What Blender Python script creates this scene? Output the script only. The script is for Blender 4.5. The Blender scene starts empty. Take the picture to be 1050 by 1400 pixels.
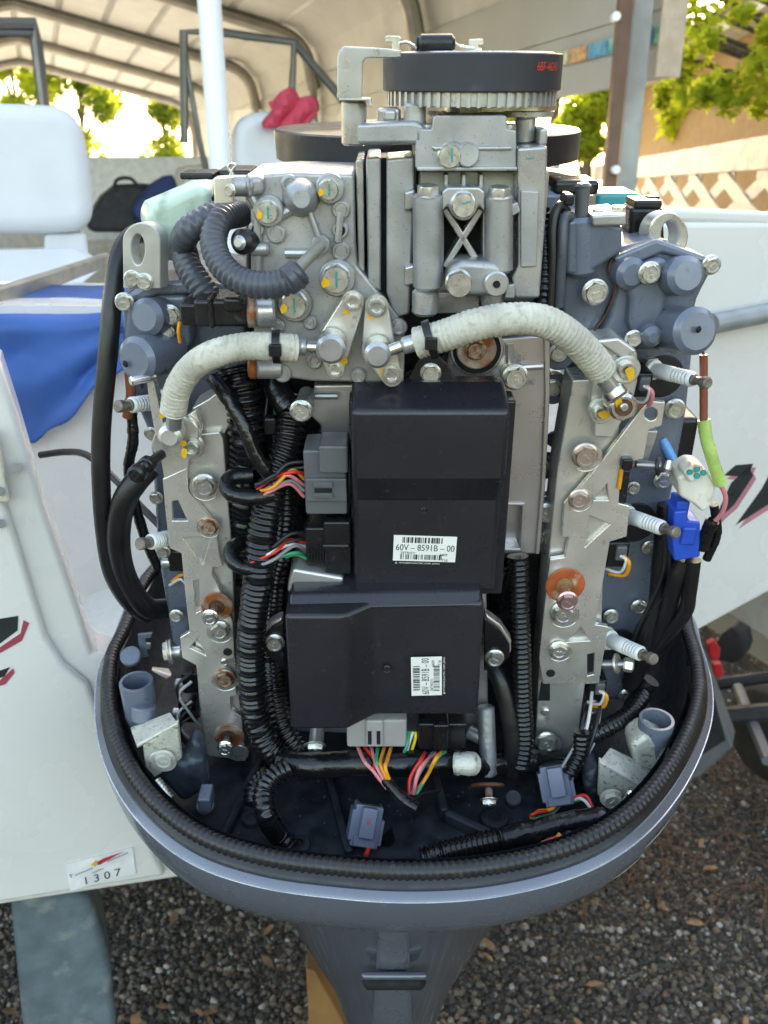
import bpy, bmesh, math, random
from mathutils import Vector, Matrix, Quaternion
from math import radians, sin, cos, tan, pi
random.seed(7)
SC = bpy.context.scene
COL = SC.collection

# ------------------------------------------------------------------ camera, sky, sun, exposure
F = 1166.0                       # focal length in photograph pixels (1050 wide)
PITCH = radians(20.66)           # camera looks down this much
PM = radians(27.3)               # the same, measured in the trimmed motor's own frame
TILT = PM - PITCH                # the motor leans towards the viewer
CAMZ = 1.5
cam = bpy.data.cameras.new('camera'); camo = bpy.data.objects.new('camera', cam); COL.objects.link(camo)
cam.sensor_fit = 'HORIZONTAL'; cam.sensor_width = 36.0; cam.lens = F / 1050 * 36
cam.clip_start = 0.02; cam.clip_end = 400
camo.location = (0, 0, CAMZ); camo.rotation_euler = (pi/2 - PITCH, 0, 0)
cam.dof.use_dof = True; cam.dof.focus_distance = 0.66; cam.dof.aperture_fstop = 13
SC.camera = camo

AX = radians(20.8)               # boat and carport run this far to the left of the view
SUN_AZ = radians(10); SUN_EL = radians(28)
wld = bpy.data.worlds.new('World'); SC.world = wld; wld.use_nodes = True
nt = wld.node_tree; bg = nt.nodes['Background']
sky = nt.nodes.new('ShaderNodeTexSky'); sky.sky_type = 'NISHITA'; sky.sun_disc = False
sky.sun_elevation = SUN_EL; sky.sun_rotation = SUN_AZ; sky.air_density = 1.0; sky.dust_density = 1.6; sky.ozone_density = 1.0
nt.links.new(sky.outputs[0], bg.inputs[0]); bg.inputs[1].default_value = 0.15
sun = bpy.data.lights.new('sun', 'SUN'); sun.energy = 4.0; sun.angle = radians(0.5); sun.color = (1, .95, .86)
suno = bpy.data.objects.new('sun', sun); COL.objects.link(suno)
sd = Vector((sin(SUN_AZ)*cos(SUN_EL), cos(SUN_AZ)*cos(SUN_EL), sin(SUN_EL)))
suno.rotation_euler = sd.to_track_quat('Z', 'Y').to_euler(); suno.location = (3, 6, 9)
SC.view_settings.view_transform = 'Standard'; SC.view_settings.look = 'None'
SC.view_settings.exposure = 2.85; SC.view_settings.gamma = 1.0
SC.view_settings.use_white_balance = True; SC.view_settings.white_balance_temperature = 9000
SC.cycles.max_bounces = 8; SC.cycles.caustics_reflective = False; SC.cycles.caustics_refractive = False
SC.cycles.sample_clamp_indirect = 6.0

# ------------------------------------------------------------------ coordinates
def _ray(px, py, pitch):
    x = (px - 525) / F; up = (700 - py) / F
    return Vector((x, cos(pitch) + up*sin(pitch), up*cos(pitch) - sin(pitch)))
def P(px, py, Y):                # motor frame (camera at the origin), point at distance Y
    r = _ray(px, py, PM); return r * (Y / r.y)
def PZ(px, py, Z):
    r = _ray(px, py, PM); return r * (Z / r.z)
def S(p):                        # metres per photograph pixel at a motor-frame point
    return (p.y*cos(PM) - p.z*sin(PM)) / F
UD = Vector((cos(AX), sin(AX), 0)); VD = Vector((-sin(AX), cos(AX), 0)); CP = Vector((0, 0, CAMZ))
def BV(px, py, v):               # world point at distance v along the boat axis
    r = _ray(px, py, PITCH); return CP + r * (v / r.dot(VD))
def BZ(px, py, z):
    r = _ray(px, py, PITCH); return CP + r * ((z - CAMZ) / r.z)
def BD(px, py, d):               # world point at plan distance d
    r = _ray(px, py, PITCH); return CP + r * (d / math.hypot(r.x, r.y))
def UV(u, v, z): return UD*u + VD*v + Vector((0, 0, z))

# ------------------------------------------------------------------ materials
MT = {}
def mat(name, col, rough=.5, metal=0., var=.12, vscale=30., bump=.0, bscale=200., dirt=None, damt=.0, dscale=120.,
        spec=.5, coat=0., col2=None, rvar=.1, objvar=0., detail=4., trans=0., dsoft=.08):
    if name in MT: return MT[name]
    m = bpy.data.materials.new(name); m.use_nodes = True; t = m.node_tree; n = t.nodes; L = t.links.new
    b = n['Principled BSDF']; tc = n.new('ShaderNodeTexCoord')
    def noise(sc, det=detail):
        q = n.new('ShaderNodeTexNoise'); q.inputs['Scale'].default_value = sc; q.inputs['Detail'].default_value = det
        L(tc.outputs['Object'], q.inputs['Vector']); return q.outputs['Fac']
    def ramp(fac, a, b2, ca=(0,0,0,1), cb=(1,1,1,1)):
        r = n.new('ShaderNodeValToRGB'); r.color_ramp.elements[0].position = a; r.color_ramp.elements[1].position = b2
        r.color_ramp.elements[0].color = ca; r.color_ramp.elements[1].color = cb; L(fac, r.inputs[0]); return r.outputs[0]
    c2 = col2 or tuple(min(1, c*(1+var)) for c in col); c1 = col if col2 else tuple(c*(1-var) for c in col)
    v = noise(vscale); out = ramp(v, .32, .68, (*c1, 1), (*c2, 1))
    if dirt:
        dm = ramp(noise(dscale, 6.), 1-damt-dsoft-.2, 1-damt+dsoft-.2)
        mx = n.new('ShaderNodeMix'); mx.data_type = 'RGBA'; L(dm, mx.inputs[0]); L(out, mx.inputs[6]); mx.inputs[7].default_value = (*dirt, 1)
        out = mx.outputs[2]
    if objvar:
        oi = n.new('ShaderNodeObjectInfo'); hs = n.new('ShaderNodeHueSaturation')
        mr = n.new('ShaderNodeMapRange'); mr.inputs[3].default_value = 1-objvar; mr.inputs[4].default_value = 1+objvar
        L(oi.outputs['Random'], mr.inputs[0]); L(mr.outputs[0], hs.inputs['Value']); L(out, hs.inputs['Color']); out = hs.outputs[0]
    L(out, b.inputs['Base Color'])
    mr = n.new('ShaderNodeMapRange'); mr.inputs[1].default_value = .3; mr.inputs[2].default_value = .7
    mr.inputs[3].default_value = max(.03, rough-rvar); mr.inputs[4].default_value = min(1, rough+rvar)
    L(noise(vscale*2.3), mr.inputs[0]); L(mr.outputs[0], b.inputs['Roughness'])
    b.inputs['Metallic'].default_value = metal; b.inputs['Specular IOR Level'].default_value = spec
    b.inputs['Coat Weight'].default_value = coat; b.inputs['Coat Roughness'].default_value = .12
    if trans: b.inputs['Subsurface Weight'].default_value = trans; b.inputs['Subsurface Radius'].default_value = (.02,.02,.02)
    if bump:
        bp = n.new('ShaderNodeBump'); bp.inputs['Strength'].default_value = bump; bp.inputs['Distance'].default_value = .002
        L(noise(bscale), bp.inputs['Height']); L(bp.outputs[0], b.inputs['Normal'])
    MT[name] = m; return m

M = dict
alu   = mat('cast_aluminium', (.41,.41,.41), .40, .65, .22, 28, .18, 1500, (.15,.15,.14), .10, 600, rvar=.12)
alu2  = mat('cast_aluminium_smooth', (.49,.49,.49), .31, .7, .18, 26, .08, 1500, (.20,.20,.19), .06, 520)
aluw  = mat('weathered_aluminium', (.33,.335,.32), .62, .35, .2, 60, .5, 350, (.12,.12,.10), .2, 150)
steel = mat('zinc_plated_steel', (.66,.65,.60), .33, .85, .12, 60, .08, 300, (.30,.24,.15), .06, 130, objvar=.1)
steelb = mat('zinc_bolt_head', (.64,.63,.58), .34, .85, .14, 1.2, 0, 4, (.30,.22,.13), .10, 1.6, objvar=.14)
rustb = mat('rusty_bolt_head', (.52,.44,.36), .5, .6, .14, 1.2, 0, 4, (.26,.09,.03), .34, 1.5, objvar=.14, dsoft=.15)
chrome= mat('bright_steel', (.72,.71,.68), .24, .95, .08, 50, dirt=(.25,.22,.18), damt=.05)
rail  = mat('rail_plate_metal', (.78,.74,.67), .30, .72, .12, 22, .05, 260, (.34,.26,.17), .07, 75)
railb = mat('rail_body_metal', (.70,.68,.63), .34, .7, .1, 18, .05, 260, (.2,.17,.12), .07, 80)
railp = mat('plate_pinkish_metal', (.56,.53,.52), .32, .75, .1, 12, .05, 260, (.16,.15,.14), .06, 60)
rust  = mat('rusted_steel', (.46,.42,.36), .6, .3, .1, 40, .3, 300, (.30,.085,.02), .36, 60, dsoft=.12)
redr  = mat('orange_rusted_washer', (.50,.105,.03), .6, .1, .3, 60, .3, 300, (.50,.44,.36), .14, 75)
rustd = mat('dark_rust', (.12,.05,.025), .75, .1, .4, 80, .5, 300)
yblue = mat('blue_grey_engine_paint', (.125,.15,.195), .32, .15, .12, 25, .05, 600, (.07,.075,.08), .10, 110, coat=.25)
yblue2= mat('blue_grey_cover_paint', (.15,.175,.225), .33, .15, .1, 20, .06, 600, (.08,.08,.08), .08, 120, coat=.2)
cowlm = mat('metallic_blue_grey_cowl_paint', (.135,.150,.178), .27, .35, .06, 12, .01, 900, (.30,.29,.28), .04, 60, coat=.4)
apron = mat('dark_glossy_casing_paint', (.085,.098,.12), .14, .3, .2, 10, .01, 60, (.07,.07,.07), .05, 60, coat=1.)
ecu   = mat('black_control_unit_plastic', (.019,.0185,.023), .27, 0., .14, 12, .05, 1200, (.055,.053,.055), .07, 150, rvar=.07)
ecud  = mat('dusty_control_unit_plastic', (.019,.0185,.024), .28, 0., .14, 12, .05, 1200, (.30,.29,.27), .015, 800, dsoft=.02)
blk   = mat('black_plastic', (.009,.009,.010), .30, 0., .2, 30, .05, 400, (.05,.05,.05), .08)
rub   = mat('black_rubber', (.008,.008,.009), .36, 0., .2, 30, .05, 300, (.02,.02,.02), .1, 90)
loom  = mat('black_corrugated_plastic', (.007,.007,.008), .24, 0., .2, 40, .03, 300, (.025,.025,.027), .08, 110)
tape  = mat('black_wrapped_tape', (.006,.006,.007), .22, 0., .2, 40, .5, 130)
belt  = mat('black_belt_rubber', (.026,.027,.033), .55, 0., .12, 18, .05, 400, (.08,.08,.08), .08, 60)
ghose = mat('grey_rubber_hose', (.062,.067,.082), .36, 0., .15, 30, .05, 300)
pan   = mat('grimy_black_pan', (.012,.014,.018), .46, .0, .4, 14, .35, 160, (.038,.044,.052), .30, 55, spec=.2, dsoft=.2)
dark  = mat('greasy_dark_block', (.010,.012,.016), .5, .05, .4, 30, .4, 150)
cream = mat('cream_fibre_sleeve', (.62,.585,.49), .88, 0., .16, 40, .6, 1500, (.40,.355,.28), .15, 200, dsoft=.14)
gconn = mat('grey_connector_plastic', (.105,.108,.115), .42, 0., .08, 30, .02, 300, (.2,.2,.2), .05)
gconl = mat('pale_grey_connector_plastic', (.34,.33,.32), .45, 0., .08, 30)
gconb = mat('blue_grey_connector_plastic', (.17,.19,.25), .4, 0., .08, 30, dirt=(.3,.3,.3), damt=.05)
wconn = mat('white_connector_plastic', (.72,.68,.58), .45, 0., .1, 60, dirt=(.34,.20,.09), damt=.14, dscale=70)
bconn = mat('blue_connector_plastic', (.01,.09,.55), .35, 0., .15, 30)
bottle= mat('pale_green_translucent_plastic', (.50,.62,.52), .32, 0., .1, 14, dirt=(.24,.34,.28), damt=.14, dscale=45, trans=.35)
yel   = mat('yellow_paint_mark', (.85,.45,.02), .5, 0., .1, 60)
teal  = mat('teal_paint_mark', (.01,.28,.26), .5, 0., .1, 60)
label = mat('white_paper_label', (.82,.80,.74), .5, 0., .03, 40, dirt=(.5,.42,.3), damt=.05, dscale=40)
ink   = mat('black_ink', (.012,.012,.014), .6, 0., .02)
redink= mat('red_ink', (.75,.05,.03), .6, 0., .02)
hole  = mat('bore_shade', (.004,.004,.005), .8, 0., .02)  # near-black colour paints the shade inside bores, slots and gaps
brass = mat('brass_gear', (.30,.20,.09), .5, .6, .15, 80)
ceram = mat('white_ceramic', (.80,.80,.78), .2, 0., .04, 30, dirt=(.5,.45,.4), damt=.05)
ptop  = mat('dirty_plug_terminal', (.22,.19,.16), .55, .6, .3, 120, .3, 300)
grime = mat('crusted_zinc_clamp', (.62,.61,.53), .55, .45, .15, 60, .4, 500, (.17,.20,.19), .16, 230)
def wire(n, c): return mat(n+'_wire', c, .4, 0., .08, 60)
wred, wpink, worg, wgrn, wwht, wblk, wyel = (wire('red',(.70,.03,.02)), wire('pink',(.70,.22,.24)), wire('orange',(.75,.28,.02)), wire('green',(.01,.28,.14)),
    wire('white',(.65,.63,.60)), wire('black',(.02,.02,.022)), wire('yellow',(.8,.55,.03)))
wgry, wbrn, wblu = wire('grey',(.25,.25,.26)), mat('brown_sleeve',(.24,.065,.03),.5), mat('light_blue_tube',(.10,.36,.75),.35)
wlime = mat('lime_sleeve', (.40,.55,.15), .3, 0., .15, 60, trans=.2)

# ------------------------------------------------------------------ object helpers
def props(o, label=None, cat=None, group=None, kind=None):
    if label: o['label'] = label
    if cat: o['category'] = cat
    if group: o['group'] = group
    if kind: o['kind'] = kind
    return o
def mesh_of(bm, name, m, sharp=32):
    me = bpy.data.meshes.new(name); bmesh.ops.recalc_face_normals(bm, faces=bm.faces[:]); bm.to_mesh(me); bm.free()
    for p in me.polygons: p.use_smooth = True
    me.set_sharp_from_angle(angle=radians(sharp))
    if m: me.materials.append(m)
    return me
def add(name, bm, m, parent=None, bev=0., seg=2, sharp=32, **kw):
    me = bm if isinstance(bm, bpy.types.Mesh) else mesh_of(bm, name, m, sharp)
    o = bpy.data.objects.new(name, me); COL.objects.link(o)
    if parent is not None: o.parent = parent
    if bev:
        md = o.modifiers.new('edge', 'BEVEL'); md.width = bev; md.segments = seg; md.limit_method = 'ANGLE'; md.angle_limit = radians(35)
        md.harden_normals = True
    return props(o, **kw)
def empty(name, loc=(0,0,0), rot=(0,0,0), **kw):
    o = bpy.data.objects.new(name, None); COL.objects.link(o); o.location = loc; o.rotation_euler = rot; o.empty_display_size = .05
    return props(o, **kw)

# shapes: each takes a bmesh and 3-D points
def prism3(bm, pts, vec, holes=(), taper=1.0):
    vec = Vector(vec)
    c = sum(pts, Vector())/len(pts)
    loops = []
    for k, lp in enumerate([pts] + list(holes)):
        a = [bm.verts.new(p) for p in lp]; b = [bm.verts.new((c + (p-c)*taper) + vec) for p in lp]
        loops.append((a, b)); n = len(a)
        for i in range(n): bm.faces.new((a[i], a[(i+1)%n], b[(i+1)%n], b[i]))
    if not holes:
        bm.faces.new(loops[0][0]); bm.faces.new(loops[0][1][::-1])
    else:
        for s in (0, 1):
            ed = []
            for lp in loops:
                v = lp[s]; ed += [bm.edges.get((v[i], v[(i+1) % len(v)])) for i in range(len(v))]
            bmesh.ops.triangle_fill(bm, use_beauty=True, use_dissolve=False, edges=ed)
    return bm
def box3(bm, c, hx, hy, hz, R=(1,0,0), U=(0,0,1)):
    R = Vector(R).normalized(); U = Vector(U).normalized(); D = R.cross(U).normalized()   # D points back
    c = Vector(c); v = [bm.verts.new(c + R*hx*a + D*hy*b + U*hz*d) for a in (-1,1) for b in (-1,1) for d in (-1,1)]
    for f in ((0,1,3,2),(4,6,7,5),(0,4,5,1),(2,3,7,6),(0,2,6,4),(1,5,7,3)): bm.faces.new([v[i] for i in f])
    return bm
def frame_of(d):
    d = d.normalized(); a = Vector((0,0,1)) if abs(d.z) < .9 else Vector((1,0,0))
    x = a.cross(d).normalized(); return x, d.cross(x).normalized()
def lathe3(bm, p0, p1, prof, seg=24, squash=1.0):
    """prof: list of (t along p0->p1 in metres, radius)"""
    p0 = Vector(p0); d = (Vector(p1)-p0).normalized(); x, y = frame_of(d); rings = []
    for t, r in prof:
        rings.append([bm.verts.new(p0 + d*t + (x*cos(2*pi*i/seg) + y*sin(2*pi*i/seg)*squash)*max(r,1e-5)) for i in range(seg)])
    for a, b in zip(rings, rings[1:]):
        for i in range(seg): bm.faces.new((a[i], a[(i+1)%seg], b[(i+1)%seg], b[i]))
    bm.faces.new(rings[0][::-1]); bm.faces.new(rings[-1])
    return bm
def cyl3(bm, p0, p1, r0, r1=None, seg=24, ch=0.):
    p0 = Vector(p0); p1 = Vector(p1); l = (p1-p0).length; r1 = r0 if r1 is None else r1
    pr = [(0, r0-ch), (ch, r0), (l-ch, r1), (l, r1-ch)] if ch else [(0, r0), (l, r1)]
    return lathe3(bm, p0, p1, pr, seg)
def crom(pts, n):
    pts = [Vector(p) for p in pts]; q = [pts[0]*2-pts[1]] + pts + [pts[-1]*2-pts[-2]]; out = []
    for i in range(1, len(q)-2):
        a, b, c, d = q[i-1:i+3]
        for k in range(n):
            t = k/n; out.append(.5*((2*b)+(c-a)*t+(2*a-5*b+4*c-d)*t*t+(3*b-a-3*c+d)*t**3))
    return out + [pts[-1]]
def resample(pts, step):
    out = [pts[0]]; acc = 0.
    for a, b in zip(pts, pts[1:]):
        l = (b-a).length
        if l < 1e-9: continue
        while acc + l >= step:
            t = (step-acc)/l; a = a.lerp(b, t); out.append(a); l = (b-a).length; acc = 0.
        acc += l
    if (out[-1]-pts[-1]).length > step*.3: out.append(pts[-1])
    return out
def tube3(bm, pts, rf, seg=12, closed=False, squash=None):
    n = len(pts); rings = []; x = None
    for i, p in enumerate(pts):
        a = pts[i-1] if (i or closed) else pts[i]; b = pts[(i+1) % n] if (i < n-1 or closed) else pts[i]
        d = (b-a).normalized()
        if x is None: x, y = frame_of(d)
        else: x = (x - d*x.dot(d)).normalized()
        y = d.cross(x); r = rf(i) if callable(rf) else rf
        rings.append([bm.verts.new(p + (x*cos(2*pi*k/seg) + y*sin(2*pi*k/seg))*r) for k in range(seg)])
    for i in range(n if closed else n-1):
        a, b = rings[i], rings[(i+1) % n]
        off = 0
        if closed and i == n-1:      # match the seam
            off = min(range(seg), key=lambda o: sum((a[k].co-b[(k+o) % seg].co).length for k in range(seg)))
        for k in range(seg): bm.faces.new((a[k], a[(k+1)%seg], b[(k+1+off)%seg], b[(k+off)%seg]))
    if not closed: bm.faces.new(rings[0][::-1]); bm.faces.new(rings[-1])
    return bm
RIB4 = (1., 1., .84, .84)
def hose3(bm, pts, r, style='plain', period=.005, seg=16, n=12):
    c = crom(pts, n)
    if style == 'plain': return tube3(bm, resample(c, r*.7), r, seg)
    if style == 'loom':
        w = [random.uniform(-.025,.02) for _ in range(4000)]; return tube3(bm, resample(c, period/4), lambda i: r*((1., 1., .83, .83)[i % 4] + w[i//4]), seg)
    if style == 'hose':
        return tube3(bm, resample(c, period/4), lambda i: r*(1., 1., .87, .87)[i % 4], seg)
    if style == 'cream':
        w = [random.uniform(-.012,.012) for _ in range(4000)]
        return tube3(bm, resample(c, period/3), lambda i: r*((1., 1., .945)[i % 3]+w[i//3]), 20)
    if style == 'tape':
        w = [random.uniform(-.05,.06) for _ in range(4000)]
        return tube3(bm, resample(c, period/3), lambda i: r*(1.+w[i//3]+(.0,.03,.05)[i % 3]), seg)
def text3(s, O, R, U, h, m, name, parent, extr=0., align='LEFT', shear=0., xs=1.):
    cu = bpy.data.curves.new('t', 'FONT'); cu.body = s; cu.size = 1.; cu.align_x = align; cu.shear = shear; cu.resolution_u = 3
    ob = bpy.data.objects.new('t', cu); COL.objects.link(ob)
    dg = bpy.context.evaluated_depsgraph_get(); me = bpy.data.meshes.new_from_object(ob.evaluated_get(dg))
    bpy.data.objects.remove(ob); bpy.data.curves.remove(cu)
    R = Vector(R).normalized(); U = Vector(U).normalized(); O = Vector(O); k = h/.72
    for v in me.vertices: v.co = O + R*v.co.x*k*xs + U*v.co.y*k
    me.materials.clear(); me.materials.append(m); me.name = name
    o = bpy.data.objects.new(name, me); COL.objects.link(o); o.parent = parent
    return o
# ------------------------------------------------------------------ the motor's frame
ROTM = Matrix.Rotation(TILT, 3, 'X')
MB = Vector((.012, .70, -1.02))
motor = empty('outboard_motor', CP + ROTM @ MB, (TILT, 0, 0), cat='outboard motor',
              label='blue grey outboard motor with its cowl removed, engine bare, hanging on the white boat')
def pm(name, bm, m, parent=None, **kw):         # a motor part: built in the motor frame, stored about the motor's base
    bmesh.ops.translate(bm, verts=bm.verts[:], vec=-MB)
    return add(name, bm, m, parent or motor, **kw)
def nb(): return bmesh.new()
def poly(pts, Y): return [P(x, y, Y) for x, y in pts]
def prism(name, pts, Y, depth, m, parent=None, holes=(), bev=.0015, vec=None, sharp=32, seg=2, label=None):
    pp = poly(pts, Y); v = Vector(vec)*depth if vec else Vector((0, depth, 0))
    return pm(name, prism3(nb(), pp, v, [poly(h, Y) for h in holes]), m, parent, bev=bev, sharp=sharp, seg=seg, **({'label': label} if label else {}))
def circ(x, y, r, n=20, ry=None, a0=0): return [(x + r*cos(a0+2*pi*i/n), y + (ry or r)*sin(a0+2*pi*i/n)) for i in range(n)]
def bx(name, x0, y0, x1, y1, Y, depth, m, parent=None, bev=.002, label=None, seg=2):
    a, b = P((x0+x1)/2, y0, Y), P((x0+x1)/2, y1, Y); k = S(P((x0+x1)/2, (y0+y1)/2, Y)); hx = (x1-x0)/2*k
    c = (a+b)/2; c.y = Y + depth/2
    return pm(name, box3(nb(), c, hx, depth/2, abs(a.z-b.z)/2), m, parent, bev=bev, seg=seg, **({'label': label} if label else {}))
def cy(name, a, b, r, m, parent=None, r1=None, ch=.0015, seg=28, label=None):
    p, q = P(*a), P(*b); k = S(p)
    return pm(name, cyl3(nb(), p, q, r*k, (r1 or r)*k, seg, ch), m, parent, **({'label': label} if label else {}))
def boss(name, x, y, Y, r, h, m, parent=None, d=(0,-1,0), ch=.001, seg=28, r1=None):   # a stub standing h out of plane Y, its face at (x, y)
    d = Vector(d).normalized(); k = S(P(x, y, Y)); p = P(x, y, Y + d.y*h)
    return pm(name, cyl3(nb(), p - d*h, p, r*k, (r1 or r)*k, seg, ch), m, parent)
def hose(name, pts, r, m, style='plain', parent=None, period=.005, seg=16, label=None):
    pp = [P(*p) for p in pts]; k = S(pp[len(pp)//2])
    return pm(name, hose3(nb(), pp, r*k, style, period, seg), m, parent, sharp=60, **({'label': label} if label else {}))
# bolts share three meshes
def _hexring(bm, r, z, n=6, a0=0): return [bm.verts.new((r*cos(a0+2*pi*i/n), r*sin(a0+2*pi*i/n), z)) for i in range(n)]
def _bridge(bm, a, b):
    n = len(a)
    for i in range(n): bm.faces.new((a[i], a[(i+1)%n], b[(i+1)%n], b[i]))
def hexmesh(flange=1.22, h=.8, dish=True, name='hex_bolt'):
    bm = nb(); N = 18
    r = [_hexring(bm, flange, 0, N), _hexring(bm, flange, .12, N), _hexring(bm, flange*.86, .24, N)]
    for a, b in zip(r, r[1:]): _bridge(bm, a, b)
    bm.faces.new(r[0][::-1]); bm.faces.new(r[-1])
    def hx(rad, z):          # hexagon sampled at 18 points
        out = []
        for i in range(N):
            t = 2*pi*i/N; s = (t % (pi/3)) - pi/6; out.append(bm.verts.new((rad*cos(pi/6)/cos(s)*cos(t), rad*cos(pi/6)/cos(s)*sin(t), z)))
        return out
    a = hx(1.0, .2); b = hx(1.0, h*.86); c = _hexring(bm, .88, h, N)
    _bridge(bm, a, b); _bridge(bm, b, c)
    if dish:
        d = _hexring(bm, .70, h, N); e = _hexring(bm, .62, h-.10, N); _bridge(bm, c, d); _bridge(bm, d, e); bm.faces.new(e)
        for dy in (-.2, .2):            # raised grade mark
            o1 = [bm.verts.new((.2*cos(2*pi*i/8), dy+.2*sin(2*pi*i/8), h-.10)) for i in range(8)]
            o2 = [bm.verts.new((.17*cos(2*pi*i/8), dy+.17*sin(2*pi*i/8), h+.0)) for i in range(8)]
            _bridge(bm, o1, o2); bm.faces.new(o2)
    else: bm.faces.new(c)
    return mesh_of(bm, name, None, 30)
def socketmesh():
    bm = nb(); N = 18
    r = [_hexring(bm, 1.35, 0, N), _hexring(bm, 1.35, .12, N), _hexring(bm, 1.0, .13, N), _hexring(bm, 1.0, .8, N), _hexring(bm, .9, .9, N), _hexring(bm, .62, .9, N)]
    for a, b in zip(r, r[1:]): _bridge(bm, a, b)
    hx = []
    for i in range(N):
        t = 2*pi*i/N; s = (t % (pi/3)) - pi/6; hx.append(bm.verts.new((.56*cos(pi/6)/cos(s)*cos(t), .56*cos(pi/6)/cos(s)*sin(t), .82)))
    hb = [bm.verts.new((v.co.x, v.co.y, .3)) for v in hx]
    _bridge(bm, r[-1], hx); _bridge(bm, hx, hb); bm.faces.new(hb); bm.faces.new(r[0][::-1])
    return mesh_of(bm, 'socket_bolt', None, 30)
HEX, PLUG, SOCK = hexmesh(), hexmesh(1.02, 1.0, False, 'hex_plug'), socketmesh()
HEXV = hexmesh(1.05, 1.0, False, 'hex_nut'); _BM = {}
def bolt(x, y, Y, r, parent=None, m=None, kind='hex', d=(0,-1,0), name='bolt'):
    """head with its top face at photograph (x, y), seated on plane Y, head radius r px"""
    base = {'hex': HEX, 'plug': PLUG, 'sock': SOCK, 'nut': HEXV}[kind]; m = {'zinc_plated_steel': steelb, 'rusted_steel': rustb}.get(m.name, m) if m else steelb; key = (kind, m.name)
    if key not in _BM: c = base.copy(); c.materials.append(m); _BM[key] = c
    d = Vector(d).normalized(); k = S(P(x, y, Y))*r; h = (.8 if kind == 'hex' else .95)*k
    top = P(x, y, Y + d.y*h); o = bpy.data.objects.new(name, _BM[key]); COL.objects.link(o); o.parent = parent or motor
    q = Vector((0,0,1)).rotation_difference(d) @ Quaternion((0,0,1), random.uniform(0, 6.28))
    o.rotation_mode = 'QUATERNION'; o.rotation_quaternion = q; o.scale = (k, k, k); o.location = top - d*h - MB
    return o
def mark(x, y, Y, pts, m, parent, name='paint_mark'):        # a dab of paint, 0.4 mm thick
    return prism(name, [(x+a, y+b) for a, b in pts], Y, .0004, m, parent, bev=0)
def dab(x, y, Y, m, parent, sx=6, sy=6):
    n = 9; return mark(x, y, Y, [(sx*random.uniform(.7,1.15)*cos(2*pi*i/n), sy*random.uniform(.7,1.15)*sin(2*pi*i/n)) for i in range(n)], m, parent)
# ------------------------------------------------------------------ setting materials
white_gel = mat('white_gelcoat', (.75,.725,.68), .26, 0., .02, 6, .0, 100, (.69,.66,.61), .06, 9, dsoft=.2, coat=.3)
white_vin = mat('white_vinyl', (.60,.605,.61), .5, 0., .03, 10)
white_pnt = mat('white_painted_metal', (.78,.78,.76), .4, 0., .03, 10)
tanm  = mat('tan_stucco', (.23,.122,.042), .85, 0., .08, 6, .2, 60)
sheet = mat('beige_roof_sheet', (.46,.455,.43), .5, .1, .05, 3)
ribm  = mat('galvanised_tube', (.36,.34,.31), .5, .5, .12, 10)
brown = mat('brown_painted_post', (.16,.085,.055), .6, 0., .15, 12)
grayp = mat('grey_post', (.36,.37,.36), .5, .3, .1, 10)
fencm = mat('white_fence_vinyl', (.34,.325,.30), .5, 0., .05, 6)
frmm  = mat('grey_anodised_frame', (.16,.155,.145), .4, .6, .1, 20)
glassm = bpy.data.materials.new('tinted_screen'); glassm.use_nodes = True
_b = glassm.node_tree.nodes['Principled BSDF']; _b.inputs['Transmission Weight'].default_value = 1; _b.inputs['IOR'].default_value = 1.03; _b.inputs['Roughness'].default_value = .02; _b.inputs['Base Color'].default_value = (.86,.86,.82,1)
blue_t = mat('blue_tarp', (.020,.105,.34), .55, 0., .2, 9, .25, 60)
carpet = mat('grey_blue_carpet', (.14,.185,.20), .95, 0., .2, 30, .8, 700, (.30,.32,.30), .14, 25)
woodm = mat('orange_wood', (.34,.17,.06), .7, 0., .2, 14, .2, 60)
tyrem = mat('black_tyre', (.022,.022,.022), .8, 0., .2, 20)
trm   = mat('black_trailer_frame', (.022,.022,.024), .7, .1, .2, 20)
trg   = mat('grey_plastic_box', (.14,.145,.15), .5, 0., .1, 20)
redm  = mat('red_strap', (.60,.02,.03), .6, 0., .1, 20)
pinkc = mat('red_pink_cloth', (.60,.06,.10), .8, 0., .1, 20)
navy  = mat('navy_fabric', (.02,.04,.12), .8, 0., .2, 10)
def leafmat(name, c, tr):
    m = bpy.data.materials.new(name); m.use_nodes = True; t = m.node_tree; n = t.nodes; L = t.links.new
    o = n['Material Output']; n.remove(n['Principled BSDF']); d = n.new('ShaderNodeBsdfDiffuse'); q = n.new('ShaderNodeBsdfTranslucent'); mx = n.new('ShaderNodeMixShader')
    nz = n.new('ShaderNodeTexNoise'); nz.inputs['Scale'].default_value = 2.2; tc = n.new('ShaderNodeTexCoord'); L(tc.outputs['Object'], nz.inputs['Vector'])
    r = n.new('ShaderNodeValToRGB'); r.color_ramp.elements[0].position = .35; r.color_ramp.elements[1].position = .65
    r.color_ramp.elements[0].color = (c[0]*.55, c[1]*.75, c[2], 1); r.color_ramp.elements[1].color = (*c, 1); L(nz.outputs['Fac'], r.inputs[0])
    L(r.outputs[0], d.inputs[0]); q.inputs[0].default_value = (*tr, 1); mx.inputs[0].default_value = .5
    L(d.outputs[0], mx.inputs[1]); L(q.outputs[0], mx.inputs[2]); L(mx.outputs[0], o.inputs[0]); return m
leafA = leafmat('sunlit_leaf', (.22,.25,.03), (.70,.74,.08)); leafB = leafmat('green_leaf', (.10,.14,.03), (.40,.46,.05))
barkm = mat('bark', (.10,.075,.05), .9, 0., .3, 20, .5, 60)
def pw(name, pts, vec, m, parent=None, bev=0., holes=(), **kw): return add(name, prism3(bmesh.new(), pts, vec, holes), m, parent, bev=bev, **kw)

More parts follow.
